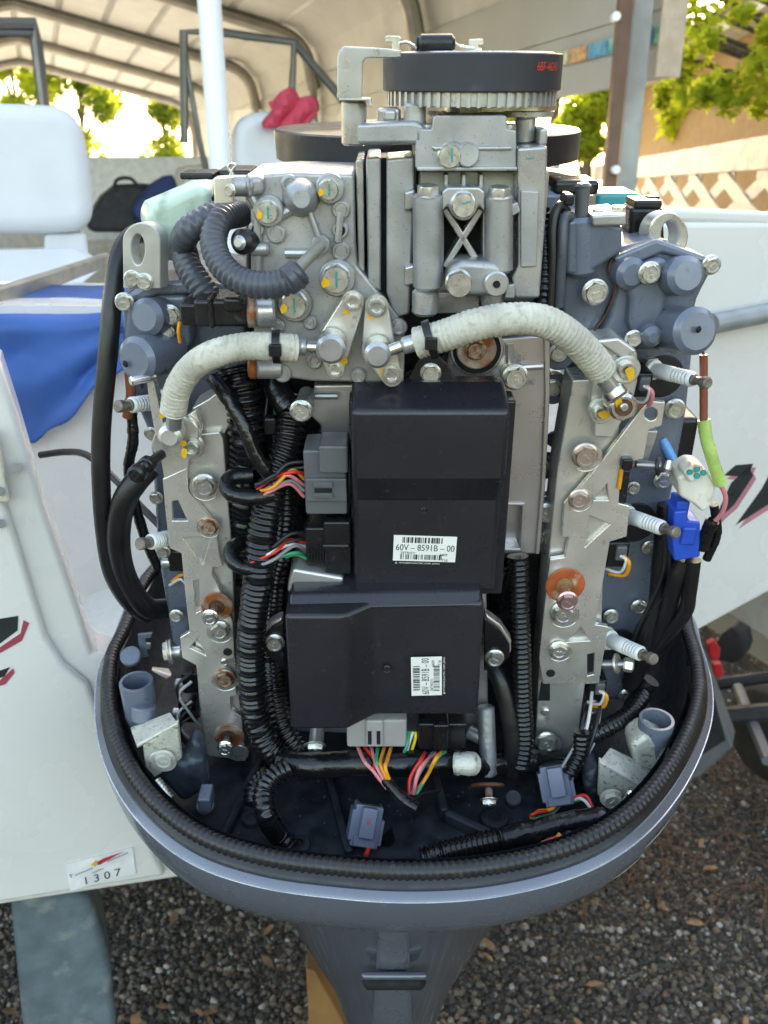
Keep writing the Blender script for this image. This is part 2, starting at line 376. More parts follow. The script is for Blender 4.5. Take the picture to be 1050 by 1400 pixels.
# ------------------------------------------------------------------ ground
gm = bpy.data.materials.new('dark_gravel'); gm.use_nodes = True; t = gm.node_tree; n = t.nodes; L = t.links.new
tc = n.new('ShaderNodeTexCoord'); vo = n.new('ShaderNodeTexVoronoi'); vo.inputs['Scale'].default_value = 130; L(tc.outputs['Object'], vo.inputs['Vector'])
r = n.new('ShaderNodeValToRGB'); L(vo.outputs['Color'], r.inputs[0])
for e, (p, c) in zip([r.color_ramp.elements[0], r.color_ramp.elements[1], r.color_ramp.elements.new(.6), r.color_ramp.elements.new(.85)], ((0,(.028,.025,.022,1)), (1,(.24,.20,.155,1)), (.6,(.070,.060,.050,1)), (.85,(.11,.092,.07,1)))): e.position = p; e.color = c
nz = n.new('ShaderNodeTexNoise'); nz.inputs['Scale'].default_value = 6; L(tc.outputs['Object'], nz.inputs['Vector'])
mx = n.new('ShaderNodeMix'); mx.data_type = 'RGBA'; mx.inputs[7].default_value = (.10,.055,.03,1); mr = n.new('ShaderNodeMapRange'); mr.inputs[1].default_value = .5; mr.inputs[2].default_value = .75; mr.inputs[4].default_value = .55
L(nz.outputs['Fac'], mr.inputs[0]); L(mr.outputs[0], mx.inputs[0]); L(r.outputs[0], mx.inputs[6]); L(mx.outputs[2], n['Principled BSDF'].inputs['Base Color'])
bp_ = n.new('ShaderNodeBump'); bp_.inputs['Distance'].default_value = .01; bp_.inputs['Strength'].default_value = .8; L(vo.outputs['Distance'], bp_.inputs['Height']); L(bp_.outputs[0], n['Principled BSDF'].inputs['Normal']); n['Principled BSDF'].inputs['Roughness'].default_value = .9
b = bmesh.new(); b.faces.new([b.verts.new(p) for p in (UV(-14,3.6,.004), UV(14,3.6,.004), UV(14,45,.004), UV(-14,45,.004))]); add('bounce_driveway', b, mat('bounce_concrete', (.44,.43,.405), .9, 0., .1, 3), kind='structure')  # pale slab added so sunlit ground bounces light up under the roof
b = bmesh.new(); b.faces.new([b.verts.new(v) for v in ((-80,-60,0),(80,-60,0),(80,120,0),(-80,120,0))]); add('ground', b, gm, kind='structure')
# loose stones, uneven in size and colour
stone_m = []
for i, c in enumerate(((.046,.041,.036),(.078,.068,.057),(.125,.104,.080),(.19,.155,.11),(.28,.25,.21),(.42,.39,.345),(.20,.13,.085))): stone_m.append(mat('gravel_stone_%d' % i, c, .8, 0., .25, 90))
def scatter_stones(n):
    rnd = random.Random(4); V = []; Fc = []; MI = []; g = (1+5**.5)/2
    ico = [Vector(v).normalized() for v in ((-1,g,0),(1,g,0),(-1,-g,0),(1,-g,0),(0,-1,g),(0,1,g),(0,-1,-g),(0,1,-g),(g,0,-1),(g,0,1),(-g,0,-1),(-g,0,1))]
    icf = ((0,11,5),(0,5,1),(0,1,7),(0,7,10),(0,10,11),(1,5,9),(5,11,4),(11,10,2),(10,7,6),(7,1,8),(3,9,4),(3,4,2),(3,2,6),(3,6,8),(3,8,9),(4,9,5),(2,4,11),(6,2,10),(8,6,7),(9,8,1))
    for k in range(n):
        if k % 4: 
            px, py = rnd.uniform(-60, 1110), rnd.uniform(1000, 1470)
            c = BZ(px, py, 0)
        else: c = Vector((rnd.uniform(-1.6, 2.0), rnd.uniform(.5, 3.2), 0))
        s = .0024 + .0080*rnd.random()**3.8; b0 = len(V); a = rnd.uniform(0, 6.3); fl = rnd.uniform(.45,.9); el = rnd.uniform(.6,1.)
        for v in ico:
            w = v * rnd.uniform(.75,1.15); x, y = w.x*s, w.y*s*el; V.append((c.x + x*cos(a)-y*sin(a), c.y + x*sin(a)+y*cos(a), s*fl*.35 + w.z*s*fl))
        Fc += [tuple(b0+i for i in f) for f in icf]; mi = rnd.choices(range(7), (30,28,20,11,6,2.6,7))[0]; MI += [mi]*20
    me = bpy.data.meshes.new('gravel'); me.from_pydata(V, [], Fc); me.polygons.foreach_set('material_index', MI)
    for m in stone_m: me.materials.append(m)
    for p in me.polygons: p.use_smooth = True
    o = bpy.data.objects.new('gravel', me); COL.objects.link(o); props(o, kind='stuff', label='dark gravel with scattered pale stones', cat='gravel')
scatter_stones(52000)
def litter(name, n, kindn, m, seed, lab, region):
    rnd = random.Random(seed); bm = bmesh.new()
    for k in range(n):
        c = BZ(rnd.uniform(region[0], region[1]), rnd.uniform(region[2], region[3]), .010); a = rnd.uniform(0, pi); d = Vector((cos(a), sin(a), 0)); s = Vector((-d.y, d.x, 0))
        if kindn == 'needle':
            l = rnd.uniform(.05,.13); w = .0011; bend = rnd.uniform(-.3,.3)*l; q = [c + d*l*t + s*bend*t*t*4 + Vector((0,0,rnd.uniform(0,.012))) for t in (-.5,-.2,.15,.5)]
            tube3(bm, q, w, 4)
        else:
            l = rnd.uniform(.010,.022); w = l*rnd.uniform(.35,.6); tl = rnd.uniform(-.4,.4)
            q = [c + d*l*x + s*w*y + Vector((0,0,.004+abs(y)*w*.4 + x*l*tl)) for x, y in ((-1,0),(-.4,.8),(.4,.7),(1,0),(.4,-.7),(-.4,-.8))]; prism3(bm, q, (0,0,.0008))
    add(name, bm, m, kind='stuff', label=lab, cat='litter')
litter('pine_needles', 520, 'needle', mat('brown_needle', (.17,.085,.045), .8), 3, 'brown pine needles lying on the gravel', (700,1120,900,1250)); 
litter('fallen_leaves', 80, 'leaf', mat('dry_leaf', (.27,.15,.08), .7, 0., .4, 60), 5, 'small dry leaves scattered on the gravel', (-50,1100,900,1430))

# ------------------------------------------------------------------ carport
cpt = empty('carport', UV(.0, 6.5, 0), (0,0,AX), cat='carport', label='metal carport with beige sheets and bent tube ribs over the boat')
CPI = cpt.matrix_basis.inverted() if False else Matrix.LocRotScale(UV(0,6.5,0), Matrix.Rotation(AX, 3, 'Z').to_quaternion(), None).inverted()
def cw(name, bm, m, **kw):
    bmesh.ops.transform(bm, matrix=CPI, verts=bm.verts[:]); return add(name, bm, m, cpt, **kw)
HW, EZ, RZ = 1.78, 2.62, 3.0
def roofz(u): return RZ - (RZ-EZ)*abs(u)/HW
prof = [(-2.02, 0.0), (-2.02,2.25),(-1.98,2.45),(-1.9,2.56),(-HW,EZ)] + [(0,RZ)] + [(HW,EZ),(1.9,2.56),(1.98,2.45),(2.02,2.25),(2.02,0.0)]
for v in (2.75, 4.8, 6.8, 8.7, 10.6, 12.4):
    pts = [UV(u, v, z-.045) for u, z in prof]; cw('rib', tube3(bmesh.new(), resample(crom(pts[1:5], 6)[:-1] + [UV(-.9,v,roofz(.9)-.045), UV(0,v,RZ-.045), UV(.9,v,roofz(.9)-.045)] + crom(pts[6:10], 6), .06), .05, 8), ribm)
    for s in ((-1, 1) if v != 2.75 else (-1,)): cw('post', cyl3(bmesh.new(), UV(2.02*s, v, -.05), UV(2.02*s, v, 2.22), .03, seg=10), ribm)
edges_u = [-1.78+.356*i for i in range(11)]
for a, b_ in zip(edges_u, edges_u[1:]):
    bm = bmesh.new(); q = []
    for v in (2.65, 13.0):
        q.append([UV(a-.006, v, roofz(a)), UV(a+.012, v, roofz(a)+.02), UV(a+.03, v, roofz(a+.03)), UV((a+b_)/2, v, roofz((a+b_)/2)), UV(b_-.03, v, roofz(b_-.03)), UV(b_-.012, v, roofz(b_)+.02), UV(b_+.006, v, roofz(b_)),
                  UV(b_+.006, v, roofz(b_)+.03), UV(a-.006, v, roofz(a)+.03)])
    vs = [[bm.verts.new(p) for p in r_] for r_ in q]; nn = len(vs[0])
    for i in range(nn): bm.faces.new((vs[0][i], vs[0][(i+1)%nn], vs[1][(i+1)%nn], vs[1][i]))
    bm.faces.new(vs[0]); bm.faces.new(vs[1]); cw('roof_panel', bm, sheet)
for s in (-1, 1):          # rounded eaves and the upper side sheets
    ev = [(1.74*s,EZ+.025),(1.9*s,2.60),(2.03*s,2.48),(2.09*s,2.26)]
    bm = bmesh.new(); prism3(bm, [UV(u, 2.65, z) for u, z in ev] + [UV(u+.012*s, 2.65, z+.015) for u, z in ev[::-1]], VD*10.35); cw('eave_sheet', bm, sheet)
    for i, (z0, z1) in enumerate(((2.08,2.299),(1.86,2.078))): cw('side_sheet', box3(bmesh.new(), UV(2.075*s, 7.83, (z0+z1)/2), 5.17, .01, (z1-z0)/2, R=VD), sheet, bev=.004)
for s in (1,):
    for z0, z1 in ((.02,.30),(.305,.60)): cw('skirt_board', box3(bmesh.new(), UV(2.09*s, 7.1, (z0+z1)/2), 5.9, .012, (z1-z0)/2, R=VD), fencm)
# strip of small pictures stuck along the side sheet
strip_m = []
for i, c in enumerate(((.06,.28,.36),(.02,.10,.35),(.05,.30,.33),(.22,.30,.28),(.35,.20,.15),(.03,.22,.45))):
    strip_m.append(mat('picture_print_%d' % i, c, .4, 0., .7, 30, col2=(min(1,c[0]*3+.1), min(1,c[1]*2.2+.1), min(1,c[2]*1.6))))
for i in range(12):
    v = 2.72 + .135*i; cw('picture_strip', box3(bmesh.new(), UV(2.055, v, 2.0), .063, .002, .026, R=VD), strip_m[(i*5+2) % 6])
a = BV(868, 100, 2.72); cw('square_post', box3(bmesh.new(), Vector((a.x, a.y, 1.1)), .033, .033, 1.14), grayp, bev=.004)
a = BV(846, 100, 2.66); cw('painted_post', box3(bmesh.new(), Vector((a.x, a.y, 1.1)), .021, .025, 1.14), brown, bev=.003)
for y in (22, 232):
    a = BV(843, y, 2.6); cw('post_bolt', cyl3(bmesh.new(), a, a + Vector((0,.03,0)), .014, seg=10), white_pnt)
a0_, a1_ = BV(897, 106, 2.45), BV(930, 106, 2.45); bw = a1_-a0_
pw('hanging_board', [a0_, a1_, a1_+Vector((0,0,.75)), a0_+Vector((0,0,.75))], Vector((0,.02,0)), mat('tan_board', (.52,.40,.29), .7), cat='board', label='plain tan board hanging from the carport edge', bev=.002)

# ------------------------------------------------------------------ fence, house, trees
fA, fB = BD(1120, 165, 4.8), BD(760, 238, 15.0); fA.z = fB.z = 0; fd = (fB-fA); fl_ = fd.length; fd.normalize(); fn = Vector((-fd.y, fd.x, 0))
fen = empty('lattice_fence', fA, cat='fence', label='white vinyl fence with diamond lattice beyond the carport')
def fw_(name, bm, m, **kw):
    bmesh.ops.translate(bm, verts=bm.verts[:], vec=-fA); return add(name, bm, m, fen, **kw)
FT = 1.775
fw_('top_rail', box3(bmesh.new(), fA + fd*fl_/2 + Vector((0,0,FT-.085)), fl_/2, .025, .085, R=fd), fencm, bev=.006)
fw_('bottom_rail', box3(bmesh.new(), fA + fd*fl_/2 + Vector((0,0,.75)), fl_/2, .025, .05, R=fd), fencm); 
for i in (0, 5): fw_('fence_post', box3(bmesh.new(), fA + fd*fl_*i/5.2 + fn*.05 + Vector((0,0,.95)), .06, .06, .95, R=fd), fencm)
z0, z1 = .8, FT-.165; hgt = z1-z0; LA = math.atan(3.); sl = bmesh.new(); box3(sl, Vector((0,0,0)), .045, .004, hgt*.5/cos(LA), R=(1,0,0)); slat = mesh_of(sl, 'lattice_slat', fencm)
q0 = math.atan2(fd.y, fd.x); nsl = int((fl_+3*hgt)/.72)
for s in (-1, 1):
    for i in range(min(nsl, 60)):
        x = -hgt*1.5 + .72*i
        o = add('lattice_slat', slat, None, fen); o.location = fd*x + Vector((0,0,(z0+z1)/2)) + fn*(.006*s); o.rotation_euler = (Matrix.Rotation(q0, 3, 'Z') @ Matrix.Rotation(s*LA, 3, 'Y')).to_euler()
ho = empty('house', BD(1000, 260, 10) - Vector((0,0,1.5)), cat='house', label='tan stucco house wall behind the white lattice fence')
hl = ho.location.copy(); hv = fd; 
def hw_(name, bm, m, **kw): bmesh.ops.translate(bm, verts=bm.verts[:], vec=-hl); return add(name, bm, m, ho, **kw)
hw_('wall', box3(bmesh.new(), hl + hv*2 + Vector((1.1,0,1.7)), 12, .1, 1.75, R=hv), tanm); hw_('eave', box3(bmesh.new(), hl + hv*2 + Vector((1.0,0,3.52)), 12.2, .4, .09, R=hv), fencm); hw_('roof', prism3(bmesh.new(), [hl + hv*-10 + Vector(q) for q in ((.4,0,3.62),(5,0,3.62),(5,0,5.2))], hv*24), mat('roof_shingle', (.2,.17,.15), .9))
def crown(bm, clumps, n, s, rnd):
    for k in range(n):
        c, r = rnd.choice(clumps); d = Vector((rnd.gauss(0,1), rnd.gauss(0,1), rnd.gauss(0,1))).normalized(); p = Vector(c) + d*(r*rnd.random()**.45)
        a = Vector((rnd.gauss(0,1), rnd.gauss(0,1), rnd.gauss(0,.6))).normalized(); b2 = a.cross(d + Vector((.01,.02,.03))).normalized(); l = s*rnd.uniform(.6,1.3); w = l*.42
        v = [bm.verts.new(p + q) for q in (a*-l, b2*w + a*.1*l, a*l + Vector((0,0,-.25*l)), b2*-w + a*.1*l)]; bm.faces.new((v[0], v[1], v[2])); bm.faces.new((v[0], v[2], v[3]))
def tree(name, base, h, clumps, n, s, m, lab, seed, lean=None):
    rnd = random.Random(seed); base = Vector(base); t_ = empty(name, base, cat='tree', label=lab, group='trees around the carport'); bm = bmesh.new()
    top = Vector((0,0,h)) if lean is None else Vector(lean); pts = crom([Vector((0,0,-.1)), top*.35 + Vector((.1,0,0)), top*.7, top], 5); tube3(bm, pts, lambda i: .11*(1-.75*i/len(pts)), 8)
    for c, r_ in clumps[:14]:
        c = Vector(c) - base; s0 = top*max(.35, min(.95, (c.z/top.z)*.75)); q = crom([s0, s0.lerp(c, .5) + Vector((0,0,.1)), c], 4); tube3(bm, q, lambda i: .03*(1-.7*i/len(q)), 5)
    add('trunk', bm, barkm, t_); bm = bmesh.new(); crown(bm, [(Vector(c)-base, r_) for c, r_ in clumps], n, s, rnd); add('crown', bm, m, t_)
def clump_px(lst): return [(BD(x, y, d), r_) for x, y, d, r_ in lst]
_r = random.Random(11); cl_ = [(960+_r.gauss(0,22), 30+_r.gauss(0,40), 5.5+_r.gauss(0,.2), _r.uniform(.05,.12)) for _ in range(12)] + [(1020+_r.gauss(0,34), 70+_r.gauss(0,50), 5.3+_r.gauss(0,.25), _r.uniform(.06,.15)) for _ in range(20)] + [(975,128,5.2,.09),(1002,140,5.2,.08),(955,132,5.2,.06),(990,112,5.2,.1),(1030,122,5.2,.1),(910,122,6.,.07),(905,140,6.,.05)] + [(1000+_r.gauss(0,70), -80+_r.gauss(0,40), 5.6, .3) for _ in range(8)]
tree('leafy_tree', (3.35,6.0,0), 3.0, clump_px(cl_), 3000, .036, leafA, 'sunlit yellow green tree hanging over the tan wall', 2)
tree('leafy_tree', BD(800,260,11) - Vector((0,0,1.5)), 2.4, clump_px([(800,150,11,.28),(785,175,11,.26),(820,140,11,.22),(775,195,11,.2),(805,195,11,.2)]), 2400, .07, leafA, 'small yellow green tree between the pump and the brown post', 3)
_r = random.Random(5); tc0 = BD(745, 260, 17); cl_ = [(Vector((tc0.x + _r.gauss(0,2.2), tc0.y + _r.gauss(0,2.0), 8.2 + _r.gauss(0,2.2))), _r.uniform(.8,1.5)) for _ in range(34)] + [(Vector((tc0.x + _r.gauss(.8,1.0), tc0.y + _r.gauss(-1,.8), 3.4 + _r.gauss(0,.5))), _r.uniform(.3,.55)) for _ in range(9)]
tree('leafy_tree', (tc0.x, tc0.y, 0), 9.5, cl_, 15000, .17, leafA, 'tall yellow green tree added as sun shade, low leaves seen just under the carport side sheet', 9)  # high crown added to block the sun; only the low leaves show
for i, (x, y, d, sc, m_, lab) in enumerate(((110,150,21,1.1,leafB,'green tree seen through the carport end, nearest to the white seat'), (20,130,20,.9,leafA,'yellow green tree seen through the far windshield frame'), (225,190,22,.9,leafB,'dim green tree seen in the carport end near the middle windshield frame'), (430,130,16,.8,leafB,'dark green tree behind the white seat with the pink cloth'))):
    rnd = random.Random(20+i); c = BD(x, y, d); cl = [(c + Vector((rnd.gauss(0,.45)*sc, rnd.gauss(0,.5), rnd.gauss(-.1,.75)*sc)), rnd.uniform(.25,.5)*sc) for _ in range(14)]
    tree('leafy_tree', (c.x, c.y, 0), c.z+.3, cl, 4200, .085, m_, lab, 30+i)

# unseen wood added behind the camera to block low sky and sharpen reflections
_r = random.Random(17); bm = bmesh.new()
cl_ = [(Vector((15*sin(a_) + _r.gauss(0,.7), -15*cos(a_)*.8 + 1 + _r.gauss(0,.7), z_ + _r.gauss(0,.3))), _r.uniform(.8,1.35)) for a_ in [radians(-112 + 7.*i) for i in range(33)] for z_ in (.5, 1.5 + _r.uniform(-.3,.9))]
crown(bm, cl_, 11000, .32, _r); add('sky_block_treeline', bm, leafB, kind='stuff', label='unseen green wood added behind the camera to block low sky', cat='wood')

# ------------------------------------------------------------------ boat
VT = .86
boat = empty('motor_boat', UV(.25, VT, .55), (0,0,AX), cat='boat', label='white motor boat seen from its stern, outboard motor hung on it')
BI = Matrix.LocRotScale(UV(.25,VT,.55), Matrix.Rotation(AX, 3, 'Z').to_quaternion(), None).inverted()
def bw_(name, bm, m, parent=None, **kw):
    bmesh.ops.transform(bm, matrix=BI, verts=bm.verts[:]); return add(name, bm, m, parent or boat, **kw)
def bpoly(pts, v): return [BV(x, y, v) for x, y in pts]
tr_ = bw_('transom', prism3(bmesh.new(), bpoly([(-420,1290),(0,1240),(240,1203),(560,1150),(940,872),(1050,812),(1330,660),(1330,318),(1050,303),(850,302),(835,920),(250,930),(128,892),(98,800),(60,690),(22,560),(0,492),(-60,440),(-420,440)], VT), VD*.06), white_gel, bev=.008, seg=3, label='white stern with the motor cut-out')
bw_('transom_pad', prism3(bmesh.new(), bpoly([(-420,1285),(0,1236),(228,1199),(190,1120),(150,1010),(120,935),(88,908),(64,870),(32,765),(-20,600),(-420,560)], VT-.012), VD*.014), white_gel, tr_, bev=.008, seg=3)
bw_('corner_plate', prism3(bmesh.new(), bpoly([(-60,585),(-4,590),(14,688),(-60,690)], VT-.02), VD*.012), mat('cream_plate', (.62,.57,.48), .5), tr_, bev=.003)
for x, y in ((0,672),(0,716),(22,640)): bw_('screw', cyl3(bmesh.new(), BV(x, y, VT+.01), BV(x, y, VT-.024), .0045, seg=10), frmm, tr_)
# well behind the motor
bw_('splash_well', prism3(bmesh.new(), bpoly([(-300,438),(330,438),(330,980),(-300,980)], 1.30), VD*.05), white_gel, bev=.01)
bw_('well_top', prism3(bmesh.new(), [BV(-300,438,1.30), BV(330,438,1.30), BV(330,438,1.30)+VD*.35, BV(-300,438,1.30)+VD*.35], (0,0,.02)), white_gel)
bw_('well_floor', prism3(bmesh.new(), [UV(-.75,.93,.80), UV(.30,.93,.80), UV(.30,1.30,.80), UV(-.75,1.30,.80)], (0,0,.03)), white_gel)
# hull sides and bottom
for s, u in ((-1, -.80), (1, 1.30)):
    bw_('hull_side', prism3(bmesh.new(), [UV(u, VT+.062, .62), UV(u, VT+.062, 1.40), UV(u*1.0, 6.0, 1.52), UV(u, 6.0, .75)], UD*(.04*s)), white_gel, bev=.006)
    bw_('gunwale', prism3(bmesh.new(), [UV(u-.16*(s > 0), VT+.062, 1.404), UV(u+.16*(s < 0)+.05*(s > 0), VT+.062, 1.404), UV(u+.16*(s < 0)+.05*(s > 0), 6.0, 1.524), UV(u-.16*(s > 0), 6.0, 1.524)], (0,0,.045)), white_gel, bev=.01)
bw_('stern_deck', prism3(bmesh.new(), [BV(860,302,VT)+VD*.002, BV(1330,318,VT)+VD*.002, BV(1330,318,VT)+VD*.5, BV(860,302,VT)+VD*.5], (0,0,.016)), white_gel, bev=.006)
bw_('hull_bottom', prism3(bmesh.new(), [UV(-.78,VT+.07,.66), UV(-.2,VT+.07,.70), UV(.30,VT+.07,.84), UV(.75,VT+.07,1.08), UV(1.28,VT+.07,1.2), UV(1.28,6,1.2), UV(.25,6,.8), UV(-.78,6,.76)], (0,0,.03)), white_gel)
bw_('cockpit_floor', box3(bmesh.new(), UV(.25, 3.8, .86), 1.0, 2.1, .02, R=UD), white_gel); bw_('bulkhead', box3(bmesh.new(), UV(.25, 6.0, 1.2), 1.05, .03, .36, R=UD), mat('beige_liner', (.76,.73,.67), .6), bev=.01)
# rub rails
p1, p2 = BV(974, 443, VT-.02), BV(1330, 372, VT-.02); bw_('rub_rail', cyl3(bmesh.new(), p1, p2, .0125, seg=12), mat('grey_rub_rail', (.30,.31,.32), .4, .2), bev=0); bw_('rail_end', cyl3(bmesh.new(), BV(962,446,VT-.012), p1, .008, seg=10), grayp)
bw_('rub_rail', prism3(bmesh.new(), [BV(-60,412,1.25), BV(150,346,1.7), BV(150,364,1.7), BV(-60,448,1.25)], VD*.05), mat('weathered_rail', (.36,.33,.28), .45, .5, .2, 20), bev=.006)
# painted stripes
gk_, gp_ = mat('black_stripe', (.022,.028,.030), .35), mat('red_stripe', (.40,.06,.09), .4); gp2_ = mat('faded_pink_stripe', (.50,.20,.24), .4)
def stripe(pts, m, v): bw_('painted_stripe', prism3(bmesh.new(), bpoly(pts, v), VD*.0003), m, tr_)
VS = VT-.0008
for q in ([(975,716),(1000,660),(1024,638),(1030,650),(1004,690)], [(1006,718),(1042,668),(1062,630),(1110,612),(1110,655),(1050,690)], [(990,650),(1006,636),(1030,634),(1022,652)]):
    stripe(q, gk_, VS); stripe([(x+4, y+5) for x, y in q], gp2_, VS+.0004)
VS = VT-.0128
for q in ([(-60,862),(0,846),(25,842),(24,862),(0,880),(-60,895)], [(-60,925),(0,917),(14,912),(6,925),(-60,945)]): stripe(q, gk_, VS)
for q in ([(-60,902),(0,885),(28,866),(32,848),(40,852),(30,876),(0,893),(-60,912)], [(-60,952),(0,930),(18,914),(20,920),(8,935),(-60,960)]): stripe(q, gp_, VS)
# registration sticker
O_ = BV(96, 1218, VT-.0137); R_ = (BV(186,1194,VT-.0137)-O_); W_ = R_.length; R_.normalize(); U_ = R_.cross(VD); U_ = U_ if U_.z > 0 else -U_; U_.normalize()
stk = bw_('registration_sticker', prism3(bmesh.new(), [O_, O_+R_*W_, O_+R_*W_+U_*W_*.52, O_+U_*W_*.52], VD*.0008), mat('sticker_film', (.80,.79,.77), .3), tr_)
def stx(s, fx, fy, h, m, xs=1., sh=0):
    o = text3(s, O_ + R_*W_*fx + U_*W_*fy - VD*.0006, R_, U_, h, m, 'printed_text', stk, xs=xs, shear=sh)
    for v in o.data.vertices: v.co = BI @ v.co
stx('1 3 0 7', .20, .05, W_*.15, ink, .98); stx('T', .02, .25, W_*.07, ink)
_t = random.Random(2)                        # lines of lettering too small to read: short strokes
for x0_, y0_, n_ in ((.11,.265,9), (.36,.225,6), (.60,.37,11)):
    bm = bmesh.new()
    for i in range(n_): prism3(bm, [O_ + R_*W_*(x0_+.030*i+dx) + U_*W_*(y0_+.006*i+dy) - VD*.0006 for dx, dy in ((0,0),(.018,.003),(.018,.020+_t.uniform(0,.012)),(0,.017+_t.uniform(0,.012)))], VD*.0003)
    bw_('printed_line', bm, mat('faded_print', (.22,.22,.27), .5), stk)
stk_ = lambda pts, m: bw_('printed_emblem', prism3(bmesh.new(), [O_ + R_*W_*x + U_*W_*y - VD*.0006 for x, y in pts], VD*.0003), m, stk)
stk_([(.45,.42),(.56,.46),(.86,.49),(.60,.40),(.50,.36)], mat('emblem_red', (.6,.04,.06), .4)); stk_([(.36,.40),(.44,.46),(.48,.42),(.42,.34)], mat('emblem_yellow', (.75,.45,.05), .4)); stk_([(.46,.40),(.52,.42),(.50,.36),(.45,.36)], mat('emblem_blue', (.05,.08,.3), .4))
# seats, pole, windshield
def cushion(name, x0, y0, x1, y1, v, th, m, parent=None, r=.3, top=1.0):
    a, b_ = BV(x0, y1, v), BV(x1, y0, v); w = (BV(x1,(y0+y1)/2,v)-BV(x0,(y0+y1)/2,v)).length; c = (BV(x0,(y0+y1)/2,v)+BV(x1,(y0+y1)/2,v))/2; h = abs(b_.z-a.z); c.z = (a.z+b_.z)/2
    pts = []
    for i in range(40):
        t_ = 2*pi*i/40; cx_, sz = cos(t_), sin(t_); e = r
        x = math.copysign(abs(cx_)**e, cx_)*w/2; z = math.copysign(abs(sz)**e, sz)*h/2
        if sz > 0: x *= 1-(1-top)*sz
        pts.append(c + UD*x + Vector((0,0,z)))
    return bw_(name, prism3(bmesh.new(), pts, VD*th), m, parent, bev=th*.32, seg=4)
st1 = cushion('seat_back', -60, 143, 124, 322, 2.1, .12, white_vin, r=.42, top=.92); 
bw_('seat_base', prism3(bmesh.new(), [BV(-80,345,2.0), BV(112,340,2.0), BV(146,362,1.9), BV(100,400,1.8), BV(-80,430,1.8)], VD*.45 + Vector((0,0,-.02))), white_vin, st1, bev=.02, seg=3); bw_('seat_post', prism3(bmesh.new(), [BV(60,318,2.14), BV(118,318,2.14), BV(122,352,2.14), BV(60,352,2.14)], VD*.05), white_vin, st1, bev=.01)
cushion('seat_back', 322, 154, 450, 262, 3.2, .12, white_vin, r=.5, top=.85)
cl = bmesh.new(); gx, gy = 14, 9; vs = []
for j in range(gy):
    for i in range(gx):
        s_, t_ = i/(gx-1), j/(gy-1); x = 366 + 62*s_ + 6*sin(t_*5); y = 140 + 36*t_ - 14*sin(s_*pi)*(1-t_) + 5*sin(s_*11+t_*3)*(1-t_); vs.append(cl.verts.new(BV(x, y, 3.16 + .02*sin(s_*13+t_*4) + .05*(1-t_))))
for j in range(gy-1):
    for i in range(gx-1): cl.faces.new((vs[j*gx+i], vs[j*gx+i+1], vs[(j+1)*gx+i+1], vs[(j+1)*gx+i]))
o = add('red_cloth', cl, pinkc, cat='cloth', label='crumpled red pink cloth draped over the far white seat'); md = o.modifiers.new('thick', 'SOLIDIFY'); md.thickness = .012
pp = BV(304, 235, 2.35); bw_('canopy_pole', cyl3(bmesh.new(), Vector((pp.x, pp.y, .87)), Vector((pp.x-.012, pp.y, 2.9)), .029, seg=20), white_pnt)
def fr(pts, v, r, name='windshield_frame'):
    bm = bmesh.new(); tube3(bm, [BV(x, y, v) for x, y in pts], r, 8); return bw_(name, bm, frmm)
fr([(-40,33),(48,33),(50,60),(61,150),(66,240)], 3.4, .02); fr([(-40,44),(50,46)], 3.4, .01)
fr([(252,196),(251,44),(300,44),(402,58),(398,150)], 3.6, .017); fr([(402,58),(455,120),(480,150)], 3.6, .017); fr([(251,60),(258,110),(272,190),(282,235)], 3.6, .012)
for q in ([(-40,36),(50,36),(62,145),(-40,145)], [(256,48),(398,60),(396,150),(262,150)], [(406,62),(470,135),(460,160),(402,150)]): bw_('windshield_pane', prism3(bmesh.new(), bpoly(q, 3.6 if q[0][0] > 0 else 3.4), VD*.004), glassm)
bw_('dash_console', box3(bmesh.new(), UV(.98, 4.9, 1.40), .3, .3, .22, R=UD), mat('beige_liner',(0,0,0)), bev=.05); bw_('side_liner', prism3(bmesh.new(), bpoly([(108,214),(330,214),(330,330),(108,330)], 4.9), VD*.03), mat('beige_liner',(0,0,0)), bev=.01)
# bags
bagm = mat('black_bag_fabric', (.018,.018,.02), .7, 0., .3, 20, .3, 90)
bg1 = pw('duffel_bag', [BV(x, y, 4.2) for x, y in ((120,300),(140,268),(160,252),(205,250),(225,268),(238,300),(236,318),(122,318))], VD*.25, bagm, bev=.03, cat='bag', label='black duffel bag with handles lying inside the boat'); add('handle', tube3(bmesh.new(), crom([BV(x, y, 4.18) for x, y in ((155,262),(160,246),(178,244),(190,256))], 5), .008, 6), bagm, bg1)
pw('navy_jacket', [BV(x, y, 4.1) for x, y in ((180,285),(205,255),(238,234),(246,262),(240,302),(190,306))], VD*.22, navy, bev=.04, cat='jacket', label='navy blue jacket heaped beside the black bag')
# blue tarp over the well edge
bm = bmesh.new(); N1, N2 = 44, 30; vs = []
def tb_low(s): return 432 + (1-abs(2*max(0,s-.30)/1.4)**.9)*170 if s > .3 else 602
for j in range(N2):
    for i in range(N1):
        s_, t_ = i/(N1-1), j/(N2-1); x = -120 + 400*s_; lowy = 606 if x < 55 else 606 - (x-55)*.95 - 7*sin((x-45)*.09); lowy = max(lowy, 452)
        y = 441 + (lowy-441)*t_; p = BV(x, y, 1.285 - .006*abs(sin(t_*4+s_*6)) - .007*abs(sin(s_*9 - t_*5 + 1)) - .003*sin(t_*13+s_*3)); 
        if j == 0: p = p + VD*.22 + Vector((0,0,.03))
        if j == 1: p = p + Vector((0,0,.012)) + VD*.01
        vs.append(bm.verts.new(p))
for j in range(N2-1):
    for i in range(N1-1): bm.faces.new((vs[j*N1+i], vs[j*N1+i+1], vs[(j+1)*N1+i+1], vs[(j+1)*N1+i]))
